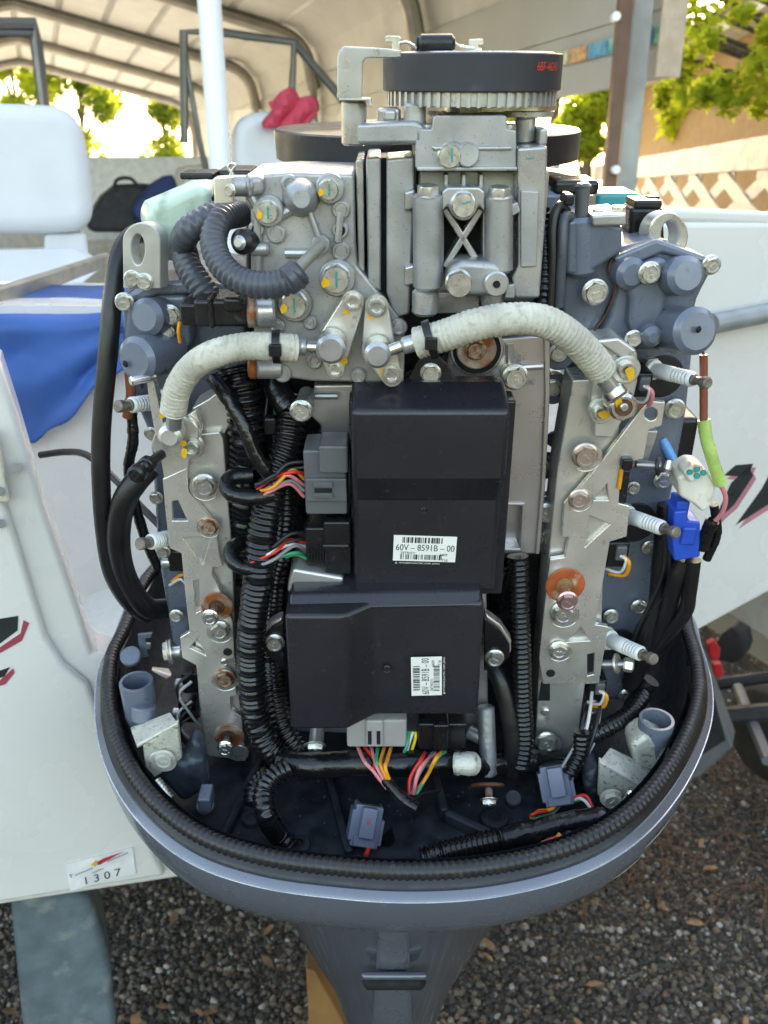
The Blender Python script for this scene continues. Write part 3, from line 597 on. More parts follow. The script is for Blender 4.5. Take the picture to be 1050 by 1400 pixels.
o = add('blue_tarp', bm, blue_t, cat='tarp', label='crumpled bright blue tarp draped over the well behind the motor', sharp=80); md = o.modifiers.new('thick', 'SOLIDIFY'); md.thickness = .004
# ------------------------------------------------------------------ trailer
trl = empty('boat_trailer', UV(.25, 2.2, 0), cat='trailer', label='boat trailer with a grey carpeted bunk and black frame under the boat'); TL = trl.location.copy()
def tw(name, bm, m, **kw): bmesh.ops.translate(bm, verts=bm.verts[:], vec=-TL); return add(name, bm, m, trl, **kw)
tw('bunk', prism3(bmesh.new(), bpoly([(14,1238),(60,1230),(122,1226),(136,1262),(150,1310),(160,1400),(156,1480),(44,1480),(30,1400)], .93), VD*.09), carpet, bev=.012, seg=3)
tw('bunk_board', box3(bmesh.new(), UV(-.27, 2.4, .585), .055, 1.5, .03, R=UD), carpet, bev=.008); tw('bunk_board', box3(bmesh.new(), UV(.77, 2.4, .56), .055, 1.4, .03, R=UD), carpet, bev=.008)
tw('bunk_post', cyl3(bmesh.new(), UV(-.28,.93,.0), UV(-.28,.93,.56), .025, seg=10), trm)
for x0, y0, x1, y1, d, r_ in ((930,942,1200,905,2.0,.016),(920,985,1200,960,1.85,.022)): tw('cross_bar', cyl3(bmesh.new(), BD(x0,y0,d), BD(x1,y1,d+.1), r_, seg=10), trm)
wc = BD(1034, 1008, 2.05); tw('tyre', lathe3(bmesh.new(), wc, wc+UD, [(0,.07),(.015,.115),(.03,.125),(.09,.125),(.105,.115),(.12,.07)], 36), tyrem, sharp=50); tw('hub', lathe3(bmesh.new(), wc-UD*.012, wc+UD, [(0,.02),(.01,.025),(.016,.06),(.02,.068)], 24), trm)
tw('fender', prism3(bmesh.new(), [BD(x, y, 2.25) for x, y in ((968,900),(985,868),(1002,855),(1014,868),(1018,888),(1012,905),(1000,908))], Vector((.05,.06,0))), tyrem, bev=.01)
tw('jack_plate', prism3(bmesh.new(), [BD(x, y, 1.75) for x, y in ((930,900),(958,905),(1002,1022),(958,1062),(915,1076),(900,1000))], Vector((.03,.06,0))), trg, bev=.006); tw('jack_recess', prism3(bmesh.new(), [BD(x, y, 1.745) for x, y in ((945,940),(972,935),(992,1012),(960,1032),(940,1020))], Vector((0,.002,0))), trm)
tw('frame_beam', cyl3(bmesh.new(), BD(1008,940,2.0), BD(1050,1040,1.75), .014, seg=8), trg)
tw('frame_beam', box3(bmesh.new(), UV(.75,3.2,.38), .05, 1.5, .05, R=UD), trm); tw('axle', cyl3(bmesh.new(), UV(-.8,2.3,.30), UV(1.2,2.3,.30), .03, seg=10), trm)
for i, q in enumerate(([(968,882),(978,876),(986,888),(984,902),(974,904),(970,894)], [(976,910),(988,908),(990,922),(984,930),(976,924)])): tw('red_strap', prism3(bmesh.new(), [BD(x, y, 1.95) for x, y in q], Vector((0,.02,0))), redm, bev=.004)
q = [BD(x, y, 1.15) for x, y in ((418,1325),(432,1330),(470,1400),(480,1480),(425,1480),(422,1400))]; pw('wooden_prop', q, Vector((.0,.05,0)), woodm, cat='wood', label='orange brown wooden prop standing behind the motor midsection', bev=.004)
# ------------------------------------------------------------------ lower cowl
ZR = -.524
rim_px = [(172,858),(156,895),(154,950),(165,1003),(190,1053),(230,1098),(288,1136),(370,1161),(470,1174),(560,1179),(655,1174),
          (745,1156),(812,1130),(864,1094),(905,1048),(934,998),(950,950),(950,905),(938,860),(920,812)]
rim = [PZ(x, y, ZR) for x, y in rim_px]
rim = rim + [Vector((.285,.90,ZR)), Vector((.19,1.02,ZR)), Vector((.0,1.05,ZR)), Vector((-.19,1.0,ZR)), Vector((-.27,.88,ZR))]
def closed_crom(pts, n):
    m = len(pts); out = []
    for i in range(m):
        a, b, c, d = pts[i-1], pts[i], pts[(i+1) % m], pts[(i+2) % m]
        for k in range(n):
            t = k/n; out.append(.5*((2*b)+(c-a)*t+(2*a-5*b+4*c-d)*t*t+(3*b-a-3*c+d)*t**3))
    return out
rimc = closed_crom(rim, 12)
cen = Vector((.015, .72, ZR))
def offs(pts):
    out = []
    for i, p in enumerate(pts):
        t = (pts[(i+1) % len(pts)] - pts[i-1]).normalized(); nrm = t.cross(Vector((0,0,1)))
        if nrm.dot(p-cen) < 0: nrm = -nrm
        out.append(nrm.normalized())
    return out
RN = offs(rimc)
def sweep(prof, pts=rimc, nrm=RN):               # closed sweep of (outward, up) points
    bm = nb(); rows = []
    for p, n in zip(pts, nrm): rows.append([bm.verts.new(p + n*o + Vector((0,0,u))) for o, u in prof])
    for a, b in zip(rows, rows[1:]+rows[:1]):
        for k in range(len(prof)-1): bm.faces.new((a[k], a[k+1], b[k+1], b[k]))
    return bm
skirt = pm('lower_cowl', sweep([(-.002,-.020),(.006,-.014),(.0095,-.0125),(.0105,-.0165),(.0125,-.0172),(.0132,-.0155),(.0178,-.0185),(.0189,-.0200),
        (.0191,-.0230),(.0184,-.036),(.0158,-.050),(.0105,-.064),(.0025,-.076),(-.010,-.085),(-.03,-.089)]), cowlm, sharp=28,
        label='metallic blue grey lower cowl shell with scuffed edges')
seal_pts = resample([p + n*.0035 + Vector((0,0,-.005)) for p, n in zip(rimc+rimc[:1], RN+RN[:1])], .0014)
pm('rim_seal', tube3(nb(), seal_pts, lambda i: (.0070)*(1., 1., .86, .86)[i % 4], 12, True), mat('seal_rubber', (.016,.016,.018), .36, 0., .15, 20, .05, 300, (.05,.045,.042), .12, 80), skirt, sharp=60, label='ribbed black rubber seal running round the cowl rim')
for i0, i1, prof_ in ((12.25,13.15,((.0160,-.050),(.0145,-.055))), (12.9,13.9,((.0186,-.036),(.0177,-.041))), (11.3,12.0,((.0120,-.061),(.0085,-.067)))):
    ks = [int(round(i0*12 + (i1-i0)*12*t/10)) for t in range(11)]; bm_ = nb(); rows_ = []
    for j, kk_ in enumerate(ks):
        w_ = sin(pi*j/10)*random.uniform(.55,1.); (o0, u0), (o1, u1) = prof_; o1, u1 = o0+(o1-o0)*w_, u0+(u1-u0)*w_
        rows_.append([bm_.verts.new(rimc[kk_] + RN[kk_]*(o_+.0008) + Vector((0,0,u_))) for o_, u_ in ((o0, u0), (o1, u1))])
    for r0_, r1_ in zip(rows_, rows_[1:]): bm_.faces.new((r0_[0], r0_[1], r1_[1], r1_[0]))
    pm('paint_chip', bm_, mat('chipped_primer', (.46,.46,.44), .6, 0., .2, 60), skirt)
pm('seal_lip', sweep([(.004,-.006),(.0115,-.0105),(.0128,-.0125),(.011,-.0145)]), rub, skirt)
pm('edge_highlight', tube3(nb(), [p + n*.0189 + Vector((0,0,-.0202)) for p, n in zip(rimc, RN)], .0007, 6, True), mat('painted_highlight', (.42,.46,.55), .25, .4), skirt)  # bright tube paints a highlight along the shoulder edge
# pan: inner wall and floor
pb = sweep([(-.007,-.004),(-.010,-.03),(-.016,-.068),(-.030,-.080)])
pm('pan_wall', pb, pan, sharp=50)
fb = nb(); ring = [fb.verts.new(p - n*.030 + Vector((0,0,-.080))) for p, n in zip(rimc, RN)]; fb.faces.new(ring)
pmf = pm('pan_floor', fb, pan, label='grimy black floor of the engine pan')
zf = ZR-.080                                    # moulded ribs, bosses and a drain on the pan floor
for (x0, y0), (x1, y1), h_ in (((-.150,.50),(-.115,.66),.008),((.055,.56),(.150,.50),.012),((.055,.56),(.045,.66),.012),((-.09,.475),(.05,.468),.006),((-.03,.52),(-.06,.64),.006)):
    d_ = Vector((x1-x0, y1-y0, 0)); pm('floor_rib', box3(nb(), Vector(((x0+x1)/2,(y0+y1)/2,zf+h_/2)), d_.length/2, .004, h_/2+.001, R=d_), pan, pmf, bev=.003)
for x_, y_, r_ in ((-.075,.53,.010),(.10,.56,.012),(.0,.49,.008),(-.12,.56,.009),(.13,.53,.008)):
    pm('floor_boss', lathe3(nb(), Vector((x_,y_,zf-.002)), Vector((x_,y_,zf+.01)), [(0,r_*1.2),(.003,r_*1.1),(.006,r_),(.007,r_*.8),(.007,r_*.5),(.004,r_*.45)], 20), pan, pmf)
bmq = nb(); _q = random.Random(3)
for _ in range(260):
    k_ = _q.randrange(len(rimc)); p_ = cen.lerp(rimc[k_], _q.uniform(.45,.88)); s_ = _q.uniform(.0003,.0010)
    if p_.y < .68: box3(bmq, Vector((p_.x, p_.y, zf+s_*.6)), s_, s_, s_*.6, R=(_q.uniform(-1,1), _q.uniform(-1,1)+.01, 0))
props(pm('floor_grit', bmq, mat('pale_grit', (.085,.075,.065), .9, 0., .6, 300), pmf), kind='stuff')
# midsection below the cowl
def loft(rows, closed=True):
    bm = nb(); vr = [[bm.verts.new(p) for p in r] for r in rows]; n = len(vr[0])
    for a, b in zip(vr, vr[1:]):
        for i in range(n if closed else n-1): bm.faces.new((a[i], a[(i+1)%n], b[(i+1)%n], b[i]))
    bm.faces.new(vr[0][::-1]); bm.faces.new(vr[-1]); return bm
def asec(z, w, yf, yb=.86, cx=.008, ys=.63):
    out = [Vector((cx + w*sin(t), ys - (ys-yf)*max(0., cos(t))**.85, z)) for t in [-pi/2 + pi*i/36 for i in range(37)]]
    return out + [Vector((cx + w*.95, yb, z)), Vector((cx - w*.95, yb, z))]
MS = [(-.607,.164,.462),(-.64,.150,.470),(-.68,.133,.479),(-.73,.113,.490),(-.78,.095,.500),(-.83,.076,.510),(-.88,.065,.520),(-.93,.055,.530),(-1.05,.047,.545),(-1.25,.043,.56)]
mid = pm('midsection', loft([asec(*q) for q in MS]), apron, sharp=50, label='dark glossy midsection tapering down under the cowl')
pm('centre_ridge', loft([[Vector((.008+a*(.013+.012*i/7), yf+b, z)) for a, b in ((-1.,.010),(-.85,-.0008),(-.6,-.0030),(0,-.0036),(.6,-.0030),(.85,-.0008),(1.,.010))] for i, (z, w_, yf) in enumerate(MS[:8])], True), cowlm, mid, sharp=60)  # lighter paint than the casing stands in for a sky reflection
hd = pm('grip_recess', lathe3(nb(), Vector((-.019,.4745,-.708)), Vector((.037,.4745,-.708)), [(0,.0005),(.002,.004),(.005,.0062),(.051,.0062),(.054,.004),(.056,.0005)], 20), hole, mid)
pm('grip_lip', lathe3(nb(), Vector((-.020,.4745,-.699)), Vector((.038,.4745,-.699)), [(0,.0005),(.001,.0022),(.003,.0034),(.055,.0034),(.057,.0022),(.058,.0005)], 16), apron, hd)
bk = bx('clamp_bracket', 400, 900, 660, 1040, .86, .16, dark, mid, bev=.01)
pm('lower_unit', loft([asec(-1.252,.05,.50), asec(-1.28,.05,.46), asec(-1.30,.045,.50), asec(-1.36,.05,.52), asec(-1.44,.03,.5)]), apron, mid)

# ------------------------------------------------------------------ engine block and cylinder heads
blk0 = prism('engine_block', [(335,300),(760,300),(752,470),(735,980),(690,1030),(390,1030),(335,980)], .705, .20, dark, bev=.006, label='greasy dark engine block behind the brackets')
prism('crankcase', [(375,260),(790,260),(800,330),(760,420),(380,420)], .70, .22, yblue, blk0, bev=.006)
for i, (x, y) in enumerate([(395,640),(372,700),(400,720),(720,620),(712,560),(700,880),(388,900)]):
    boss('block_boss', x, y, .703, 20, .02, dark, blk0)
for x, y in [(757,533),(760,603),(748,632),(735,738),(745,880)]: bolt(x, y, .69, 10, blk0, yblue2)
# right head
hR = prism('cylinder_head', [(770,330),(850,322),(905,370),(948,480),(940,560),(915,700),(905,760),(882,930),(850,960),(800,955),(790,700),(775,520)], .672, .13, yblue, bev=.006, vec=(.12,1,0), label='blue grey cylinder head carrying the three white spark plugs')
for x, y, r in [(890,752,9),(875,833,9),(837,846,9),(908,660,10),(867,670,8),(925,562,12),(858,955,9),(811,970,9)]: bolt(x, y, .668, r, hR)
for x, y in [(905,515),(868,715),(845,885)]: boss('plug_well', x, y, .6725, 30, .0015, dark, hR)
# the cover with two round bosses at the right
cR = prism('head_cover', [(838,350),(852,338),(898,326),(915,330),(968,352),(975,372),(962,395),(955,410),(940,470),(900,482),(868,478),(838,500),(815,470),(834,430),(840,400)], .640, .075, yblue2, hR, bev=.005, seg=3, vec=(-.1,1,.0), label='blue grey thermostat cover with two round bosses')
prism('cover_roof', [(838,352),(898,327),(968,352),(962,362),(905,346),(850,370)], .634, .03, yblue2, hR, bev=.004, seg=3)
prism('cover_step', [(850,372),(905,350),(925,365),(915,400),(900,470),(872,476),(858,440),(862,410)], .630, .03, yblue2, hR, bev=.005, seg=3)
cy('round_boss', (941,377,.612), (905,378,.655), 27, yblue2, hR, ch=.004)
pb1 = cy('round_boss', (954,453,.600), (905,448,.650), 33, yblue2, hR, ch=.004)
boss('boss_bore', 957, 451, .598, 5, .0022, hole, hR, d=(.55,-.8,0))
boss('small_boss', 894, 462, .628, 14, .016, yblue2, hR, ch=.004)
cy('cover_tube', (866,376,.625), (838,362,.66), 22, yblue2, hR, ch=.004)
for x, y, r, Y in [(891,375,13,.626),(975,364,11,.622),(868,465,10,.622),(816,402,15,.632)]: bolt(x, y, Y, r, hR)
prism('cast_flange', [(790,340),(838,348),(846,372),(842,398),(828,430),(812,462),(790,480),(768,470),(768,380)], .644, .05, yblue, hR, bev=.005, seg=3)
hose('rust_seam', [(846,345,.639),(836,356,.638),(833,370,.637),(841,386,.637),(840,402,.637),(829,428,.637),(811,455,.637)], 1.5, rustd, 'plain', hR)
# thermostat riser and nipple
tr = prism('water_outlet', [(774,300),(812,297),(852,308),(852,345),(800,378),(772,376)], .630, .06, yblue, hR, bev=.004, seg=3)
cy('outlet_column', (793,376,.640), (793,296,.640), 21, yblue2, tr, ch=.003)
cy('nipple', (795,300,.640), (797,252,.640), 9.5, gconn, tr, ch=.002); cy('nipple_bead', (797,258,.640), (797,250,.640), 11.5, gconn, tr, ch=.002)
prism('outlet_flange', [(808,294),(857,292),(857,309),(810,310)], .625, .05, alu2, tr, bev=.002)
bolt(846, 282, .640, 10, tr, kind='nut', d=(0,-.05,1)); bolt(818, 286, .640, 8, tr, kind='nut', d=(0,-.05,1))
# lifting eye and bracket at the right
def ring_plate(name, x, y, r0, r1, Y, th, m, parent, ry0=None, ry1=None, extra=None, d=None, cx=0, cy_=0, bev=.0015):
    o = circ(x, y, r0, 32, ry0) if not extra else extra
    return prism(name, o, Y, th, m, parent, holes=[circ(x+cx, y+cy_, r1, 24, ry1)], bev=bev, vec=d)
le = ring_plate('lifting_eye', 915, 322, 27, 12, .655, .010, steel, motor, 33, 20, cx=2, d=(-.7,.7,0))
bR = prism('rubber_bracket', [(862,283),(908,283),(910,335),(860,335)], .672, .03, rub, bev=.004)
bx('bracket_cap', 868, 274, 906, 286, .672, .03, rub, bR); bolt(892, 268, .690, 10, bR, rub, 'nut', d=(0,0,1))
# left head
hL = prism('cylinder_head', [(165,405),(190,385),(250,378),(330,395),(345,520),(310,560),(255,900),(235,880),(215,760),(205,600),(170,520)], .672, .13, yblue, bev=.006, vec=(-.05,1,0), label='blue grey cylinder head behind the rail with cream hose end')
prism('cover_roof', [(168,408),(205,386),(258,384),(262,402),(215,404),(176,418)], .646, .05, yblue2, hL, bev=.005, seg=3)
prism('cover_face', [(172,416),(215,402),(256,402),(262,470),(240,500),(175,510),(165,470)], .650, .04, yblue2, hL, bev=.005, seg=3)
cy('round_boss', (197,434,.628), (236,430,.665), 26, yblue2, hL, ch=.004)
cy('round_boss', (183,492,.612), (236,478,.655), 31, yblue2, hL, ch=.004)
boss('boss_bore', 170, 498, .6125, 5, .002, hole, hL, d=(-.5,-.85,0))
for x, y, r in [(168,415,11),(231,433,12),(228,455,8)]: bolt(x, y, .640, r, hL)
for x, y in [(205,595),(212,683),(222,757),(240,845),(258,788)]: bolt(x, y, .66, 8, hL)
# small sensors on the left head
for x, y in [(243,768),(262,935),(258,975)]:
    s = bx('sensor', x-14, y-14, x+10, y+14, .665, .03, blk, hL); cy('sensor_tip', (x-22,y,.67), (x-8,y,.67), 8, alu2, s)
hose('sensor_wire', [(235,795,.665),(248,786,.66),(256,792,.66),(258,806,.665)], 2.2, worg, 'plain', hL); hose('sensor_wire', [(232,800,.664),(246,792,.66),(254,798,.66)], 2., wwht, 'plain', hL)
# lifting eye at the left
out = [(168,395),(167,330)] + [(193+26*cos(a), 330+26*sin(a)) for a in [pi+pi*i/12 for i in range(1, 13)]] + [(219,395)]
leL = prism('lifting_eye', out, .630, .009, mat('eye_steel', (.55,.54,.50), .45, .6, .1, 30, .1, 300), motor, holes=[circ(188,341,9,24,21)], bev=.0016, vec=(.5,.85,0))
bolt(179, 383, .630, 10, leL); bolt(196, 387, .630, 10, leL)
# ------------------------------------------------------------------ top end: flywheel, pulley, belt, pump
def vlathe(name, x, y, Y, prof, m, parent=None, seg=64, sharp=32, label=None):   # vertical axis through (x,y,Y); prof: (dz px, r px)
    p = P(x, y, Y); k = S(p); bm = nb(); lathe3(bm, p - Vector((0,0,1)), p, [(1+dz*k, r*k) for dz, r in prof], seg)
    return pm(name, bm, m, parent, sharp=sharp, **({'label': label} if label else {}))
fw = vlathe('flywheel', 583, 195, .80, [(-62,60),(-55,95),(-30,110),(-26,150),(-17,196),(-17,205),(17,206),(19,203),(19,196)], mat('flywheel_black', (.020,.022,.028), .38, .3, .15, 20, .03, 300, (.05,.05,.05), .08), label='black flywheel disc under the timing belt')
vlathe('stator_plate', 583, 243, .80, [(-4,200),(-2,206),(4,206),(6,190)], mat('olive_plate', (.26,.28,.22), .4, .4), fw)
bmg = nb(); gp = P(583, 258, .80); gk = S(gp)
for i in range(90):
    a = 2*pi*i/90; d = Vector((cos(a), sin(a), 0)); box3(bmg, gp + d*176*gk, 2.6*gk, 5*gk, 8*gk, R=Vector((-sin(a), cos(a), 0)))
lathe3(bmg, gp-Vector((0,0,.012)), gp+Vector((0,0,.012)), [(0,170*gk),(.024,170*gk)], 48)
props(pm('ring_gear', bmg, brass, fw), kind='stuff')
# belt round two pulleys
pc = P(645, 99, .640); pk = S(pc); R1 = 119*pk; cc = P(612, 99, .80); cc.z = pc.z; R2 = .045
d12 = (cc-pc); L12 = d12.length; ang0 = math.atan2(d12.y, d12.x); off = math.acos((R1-R2)/L12)
path = []
for i in range(61):
    a = ang0 + off + (2*pi-2*off)*i/60; path.append((pc + Vector((cos(a), sin(a), 0))*R1, Vector((cos(a), sin(a), 0))))
for i in range(21):
    a = ang0 - off + 2*off*i/20; path.append((cc + Vector((cos(a), sin(a), 0))*R2, Vector((cos(a), sin(a), 0))))
bm = nb(); hb = 22.5*pk; rows = []
for p, n in path: rows.append([bm.verts.new(p + n*o + Vector((0,0,u))) for o, u in ((-.003,-hb),(.0,-hb),(.0012,-hb*.93),(.0012,hb*.93),(0,hb),(-.003,hb))])
for a, b in zip(rows, rows[1:]+rows[:1]):
    for k in range(6): bm.faces.new((a[k], a[(k+1)%6], b[(k+1)%6], b[k]))
bl = pm('timing_belt', bm, belt, label='wide black toothed belt with red printed number')
pu = vlathe('pump_pulley', 645, 99, .640, [(-40,104),(-39,113),(-24,113),(22,112),(24,109),(24,40)], alu2, seg=72, label='toothed pump pulley inside the belt')
tooth = nb(); box3(tooth, Vector((0,0,0)), 2.2*pk, 3.2*pk, 9*pk); tooth = mesh_of(tooth, 'pulley_tooth', alu2)
for i in range(56):
    a = 2*pi*i/56
    if sin(a) > .35: continue
    o = add('pulley_tooth', tooth, None, pu); o.location = pc + Vector((cos(a), sin(a), 0))*114*pk + Vector((0,0,-31*pk)) - MB; o.rotation_euler = (0,0,a+pi/2)
vlathe('pulley_hub', 640, 146, .640, [(-8,30),(-7,33),(7,33),(8,30)], alu2, pu); vlathe('hub_disc', 690, 146, .655, [(-5,66),(-4,70),(4,70),(5,68)], chrome, pu)
# red belt number, bent round the pulley
t = text3('6BF-46241', (0,0,0), (1,0,0), (0,0,1), .0050, redink, 'belt_number', bl, xs=.78)
a0 = math.atan2(-.80, .60); rr = R1 + .0016
for v in t.data.vertices:
    a = a0 + v.co.x/rr; v.co = pc + Vector((cos(a)*rr, sin(a)*rr, v.co.z + .001)) - MB
# bracket, tensioner spring
br = prism('belt_guard_bracket', [(461,136),(461,80),(463,70),(470,63),(526,66),(548,69),(548,79),(500,80),(496,86),(495,136)], .585, .0035, alu2, bev=.0008, label='thin bent bracket left of the belt')
prism('bracket_hook', [(536,70),(536,58),(527,58),(527,49),(546,49),(548,52),(548,72)], .612, .004, steel, br, bev=.0006)
prism('bracket_hook', [(641,72),(641,54),(660,53),(661,60),(654,60),(654,66),(659,67),(659,72)], .612, .004, steel, br, bev=.0006)
prism('bracket_foot', [(463,134),(507,134),(509,146),(505,147),(503,138),(463,138)], .585, .022, steel, br, bev=.0006)
bolt(484, 127, .598, 11, br, kind='nut', d=(0,-.1,1))
sp = cy('spring_sleeve', (571,60,.605), (622,60,.605), 12, rub, ch=.002, label='black rubber sleeve on the belt spring')
cy('sleeve_bore', (569.5,60,.605), (572,60,.605), 9, hole, sp, ch=0)
hose('spring_wire', [(546,59,.605),(556,58,.605),(568,64,.605),(574,70,.604)], 2, steel, 'plain', sp, seg=8); hose('spring_wire', [(620,58,.603),(630,64,.605),(648,66,.606)], 2, steel, 'plain', sp, seg=8)
post = cy('tensioner_post', (484,199,.600), (484,137,.600), 17, alu2); prism('tensioner_arm', [(484,168),(568,165),(580,170),(580,198),(484,199)], .592, .04, alu, post, bev=.003)
cy('arm_boss', (567,190,.605), (567,141,.605), 15, alu2, post); bx('arm_cap', 515, 148, 548, 168, .612, .03, alu2, post); bx('arm_nut', 524, 150, 542, 166, .606, .03, alu2, post)
# pump body
pump = prism('fuel_pump', [(568,180),(572,176),(590,176),(592,160),(596,157),(690,157),(694,161),(694,176),(706,178),(707,231),(568,231)], .592, .075, alu, bev=.003, seg=3, label='cast aluminium high pressure pump under the belt pulley')
bx('pump_core', 570, 231, 745, 405, .612, .07, alu, pump, bev=.003)
vlathe('drive_collar', 716, 155, .632, [(-4,38),(-3,40),(3,40),(4,38)], alu2, pump); cy('side_post', (718,196,.618), (718,160,.618), 14, alu2, pump)
prism('ledge', [(590,200),(700,200),(700,206),(592,206)], .590, .02, alu2, pump, bev=.001)
for x, y in [(584,170),(696,170)]: bolt(x, y, .600, 10, pump, kind='nut', d=(0,-.12,1))
boss('plug_boss', 640, 212, .592, 16, .006, alu, pump); bolt(615, 214, .592, 16, pump, kind='plug'); boss('plug_seat', 620, 212, .592, 17, .004, alu, pump)
prism('cap_edge', [(570,228),(708,228),(708,234),(570,234)], .589, .03, alu2, pump, bev=.001)
for x in (585, 683):
    bolt(x, 254 if x < 600 else 256, .585, 15, pump, kind='nut', d=(0,-.12,1))
cy('barrel', (585,395,.588), (585,264,.588), 20, alu, pump, ch=.002); cy('barrel_foot', (581,430,.590), (582,395,.590), 18, alu2, pump, ch=.002)
cy('barrel', (682,372,.588), (682,266,.588), 19, alu, pump, ch=.002); cy('barrel_foot', (673,425,.600), (673,395,.600), 15, alu2, pump, ch=.002)
for x in (610,634,658): bx('casting_fin', x-3, 238, x+3, 268, .600, .02, alu, pump, bev=.001)
prism('arch', [(604,290),(604,262),(612,256),(655,256),(663,262),(663,290),(655,282),(650,292),(642,300),(634,302),(624,300),(617,292),(612,282)], .584, .02, alu2, pump, bev=.002)
bolt(634, 281, .584, 17, pump, kind='plug')
boss('recess_shade', 633, 320, .6118, 50, .0005, hole, pump)  # flat black disc paints the shade behind the cross web
for p, q in (((608,286),(658,366)), ((658,286),(608,366))):
    p1, q1 = P(*p, .592), P(*q, .592); d = (q1-p1)
    pm('cross_web', box3(nb(), (p1+q1)/2 + Vector((0,.008,0)), .0022, .008, d.length/2, R=Vector((d.z,0,-d.x)), U=d), alu2, pump, bev=.001)
prism('web_frame', [(600,270),(607,270),(607,372),(600,372)], .594, .02, alu, pump, bev=.001); prism('web_frame', [(660,270),(667,270),(667,372),(660,372)], .594, .02, alu, pump, bev=.001)
bp = nb(); bpts = [(609,378),(616,362),(632,356),(680,358),(692,372),(695,392),(680,407),(625,407),(610,398)]
prism('outlet_bridge', bpts, .578, .03, yblue2 if False else alu, pump, bev=.005, seg=3)
bolt(628, 390, .578, 18, pump, kind='plug'); boss('outlet_boss', 679, 389, .578, 17, .006, alu2, pump); boss('outlet_bore', 679, 389, .5718, 5, .0006, hole, pump)
prism('foot_plate', [(598,400),(655,398),(656,428),(598,429)], .602, .02, railp, pump, bev=.001)
prism('side_plate', [(708,202),(749,199),(746,300),(738,408),(704,408),(700,380),(708,362),(708,300)], .588, .05, alu2, pump, bev=.002, label='flat machined side plate of the pump')
prism('side_rib', [(712,260),(737,262),(734,365),(712,366)], .585, .01, alu, pump, bev=.001); bx('side_tab', 737, 175, 749, 200, .600, .03, alu2, pump)
prism('side_lug', [(693,282),(708,276),(712,290),(700,296),(693,296)], .584, .02, alu, pump, bev=.001); prism('side_lug', [(693,390),(704,388),(704,408),(690,408)], .586, .02, alu, pump, bev=.001)
prism('back_plate', [(528,217),(567,214),(566,300),(560,430),(540,436),(528,400)], .606, .05, alu, pump, bev=.002, label='rough cast plate left of the pump')
for y in (262, 365): prism('plate_lug', [(553,y),(568,y-4),(568,y+24),(553,y+28)], .598, .02, alu2, pump, bev=.002)
mark(725, 216, .5876, [(-5,0),(5,-1),(5,1),(-5,2)], teal, pump); mark(618, 214, .573, [(-2,-10),(1,-11),(2,8),(-1,9)], teal, pump); mark(638, 279, .5675, [(-6,-1),(6,-4),(6,-2),(-6,1)], teal, pump)

# ------------------------------------------------------------------ injection block at the left of the pump
inj = prism('injection_block', [(333,240),(396,236),(484,238),(486,330),(489,364),(512,392),(545,430),(554,470),(552,524),(428,522),(356,512),(348,470),(343,400),(342,286),(334,280)], .604, .085, alu, bev=.003, seg=3, label='rough cast aluminium fuel block with round bosses')
prism('joint_plate', [(486,220),(497,218),(499,385),(490,372)], .612, .08, alu2, inj, bev=.001); prism('joint_plate', [(500,216),(521,214),(521,400),(503,390)], .606, .08, alu, inj, bev=.002)
bx('dark_joint', 519, 216, 531, 400, .616, .05, hole, inj, bev=0)
cy('boss_dome', (412,272,.586), (412,268,.612), 20, alu, inj, r1=29, ch=.004)
prism('cast_rib', [(416,285),(424,282),(442,330),(434,336)], .596, .02, alu, inj, bev=.003)
for p, q in (((360,296),(340,262)), ((372,300),(404,284)), ((462,330),(466,290)), ((352,392),(352,300)), ((390,346),(436,346))):
    p1, q1 = P(*p, .602), P(*q, .602); pm('cast_rib', cyl3(nb(), p1, q1, .0035, seg=10), alu, inj)
for x, y, r in [(396,252,10),(466,287,11),(377,320,11),(466,344,11),(424,442,8),(378,446,9),(386,512,10),(430,495,9),(545,448,10),(490,514,9),(447,452,9)]:
    boss('flat_boss', x, y, .604, r+2, .004, alu, inj); boss('boss_face', x, y, .600, r-2, .0006, alu2, inj)
for x, y, r in [(350,314,8),(465,315,9)]:
    boss('flat_boss', x, y, .604, r+3, .004, alu, inj); boss('boss_bore', x, y, .600, r-2, .0004, hole, inj)
for x, y, r in [(365,291,15),(449,260,14),(459,383,19),(401,419,18)]:
    boss('bolt_seat', x+2, y-2, .604, r+6, .006, alu, inj); bolt(x, y, .598, r, inj, kind='plug'); Yt = .598 - r*.00053*.95 - .0006
    dab(x-r*.72, y+r*.2, Yt, yel, inj, r*.33, r*.4); mark(x+1, y, Yt, [(-1.5,-r*.55),(1,-r*.6),(1.6,r*.5),(-1,r*.6)], teal, inj)
prism('block_lug', [(333,242),(360,240),(362,266),(345,270),(333,266)], .596, .05, alu, inj, bev=.004)
cy('solenoid', (311,254,.60), (352,254,.602), 14, alu, inj, ch=.003); cy('solenoid_ring', (338,254,.60), (345,254,.60), 16, alu2, inj)
prism('solenoid_bracket', [(292,243),(318,241),(319,278),(293,280)], .590, .012, rail, inj, bev=.001); bolt(312, 261, .588, 7, inj, d=(-.5,-1,0))
cy('elbow_fitting', (327,331,.590), (345,329,.606), 17, rub, inj, ch=.003); cy('elbow_tube', (325,332,.588), (339,331,.600), 10, alu2, inj, ch=.002)
cy('lower_stub', (342,341,.600), (368,340,.600), 9, alu, inj)
cy('outlet_tube', (440,334,.592), (404,371,.565), 8, mat('stained_tube', (.32,.30,.25), .5, .6, .15, 60), inj); boss('tube_seat', 438, 335, .604, 13, .008, alu, inj)
cy('sensor_barrel', (349,426,.596), (376,425,.598), 22, alu2, inj, ch=.002); cy('sensor_ring', (337,426,.595), (349,426,.596), 22, rust, inj)
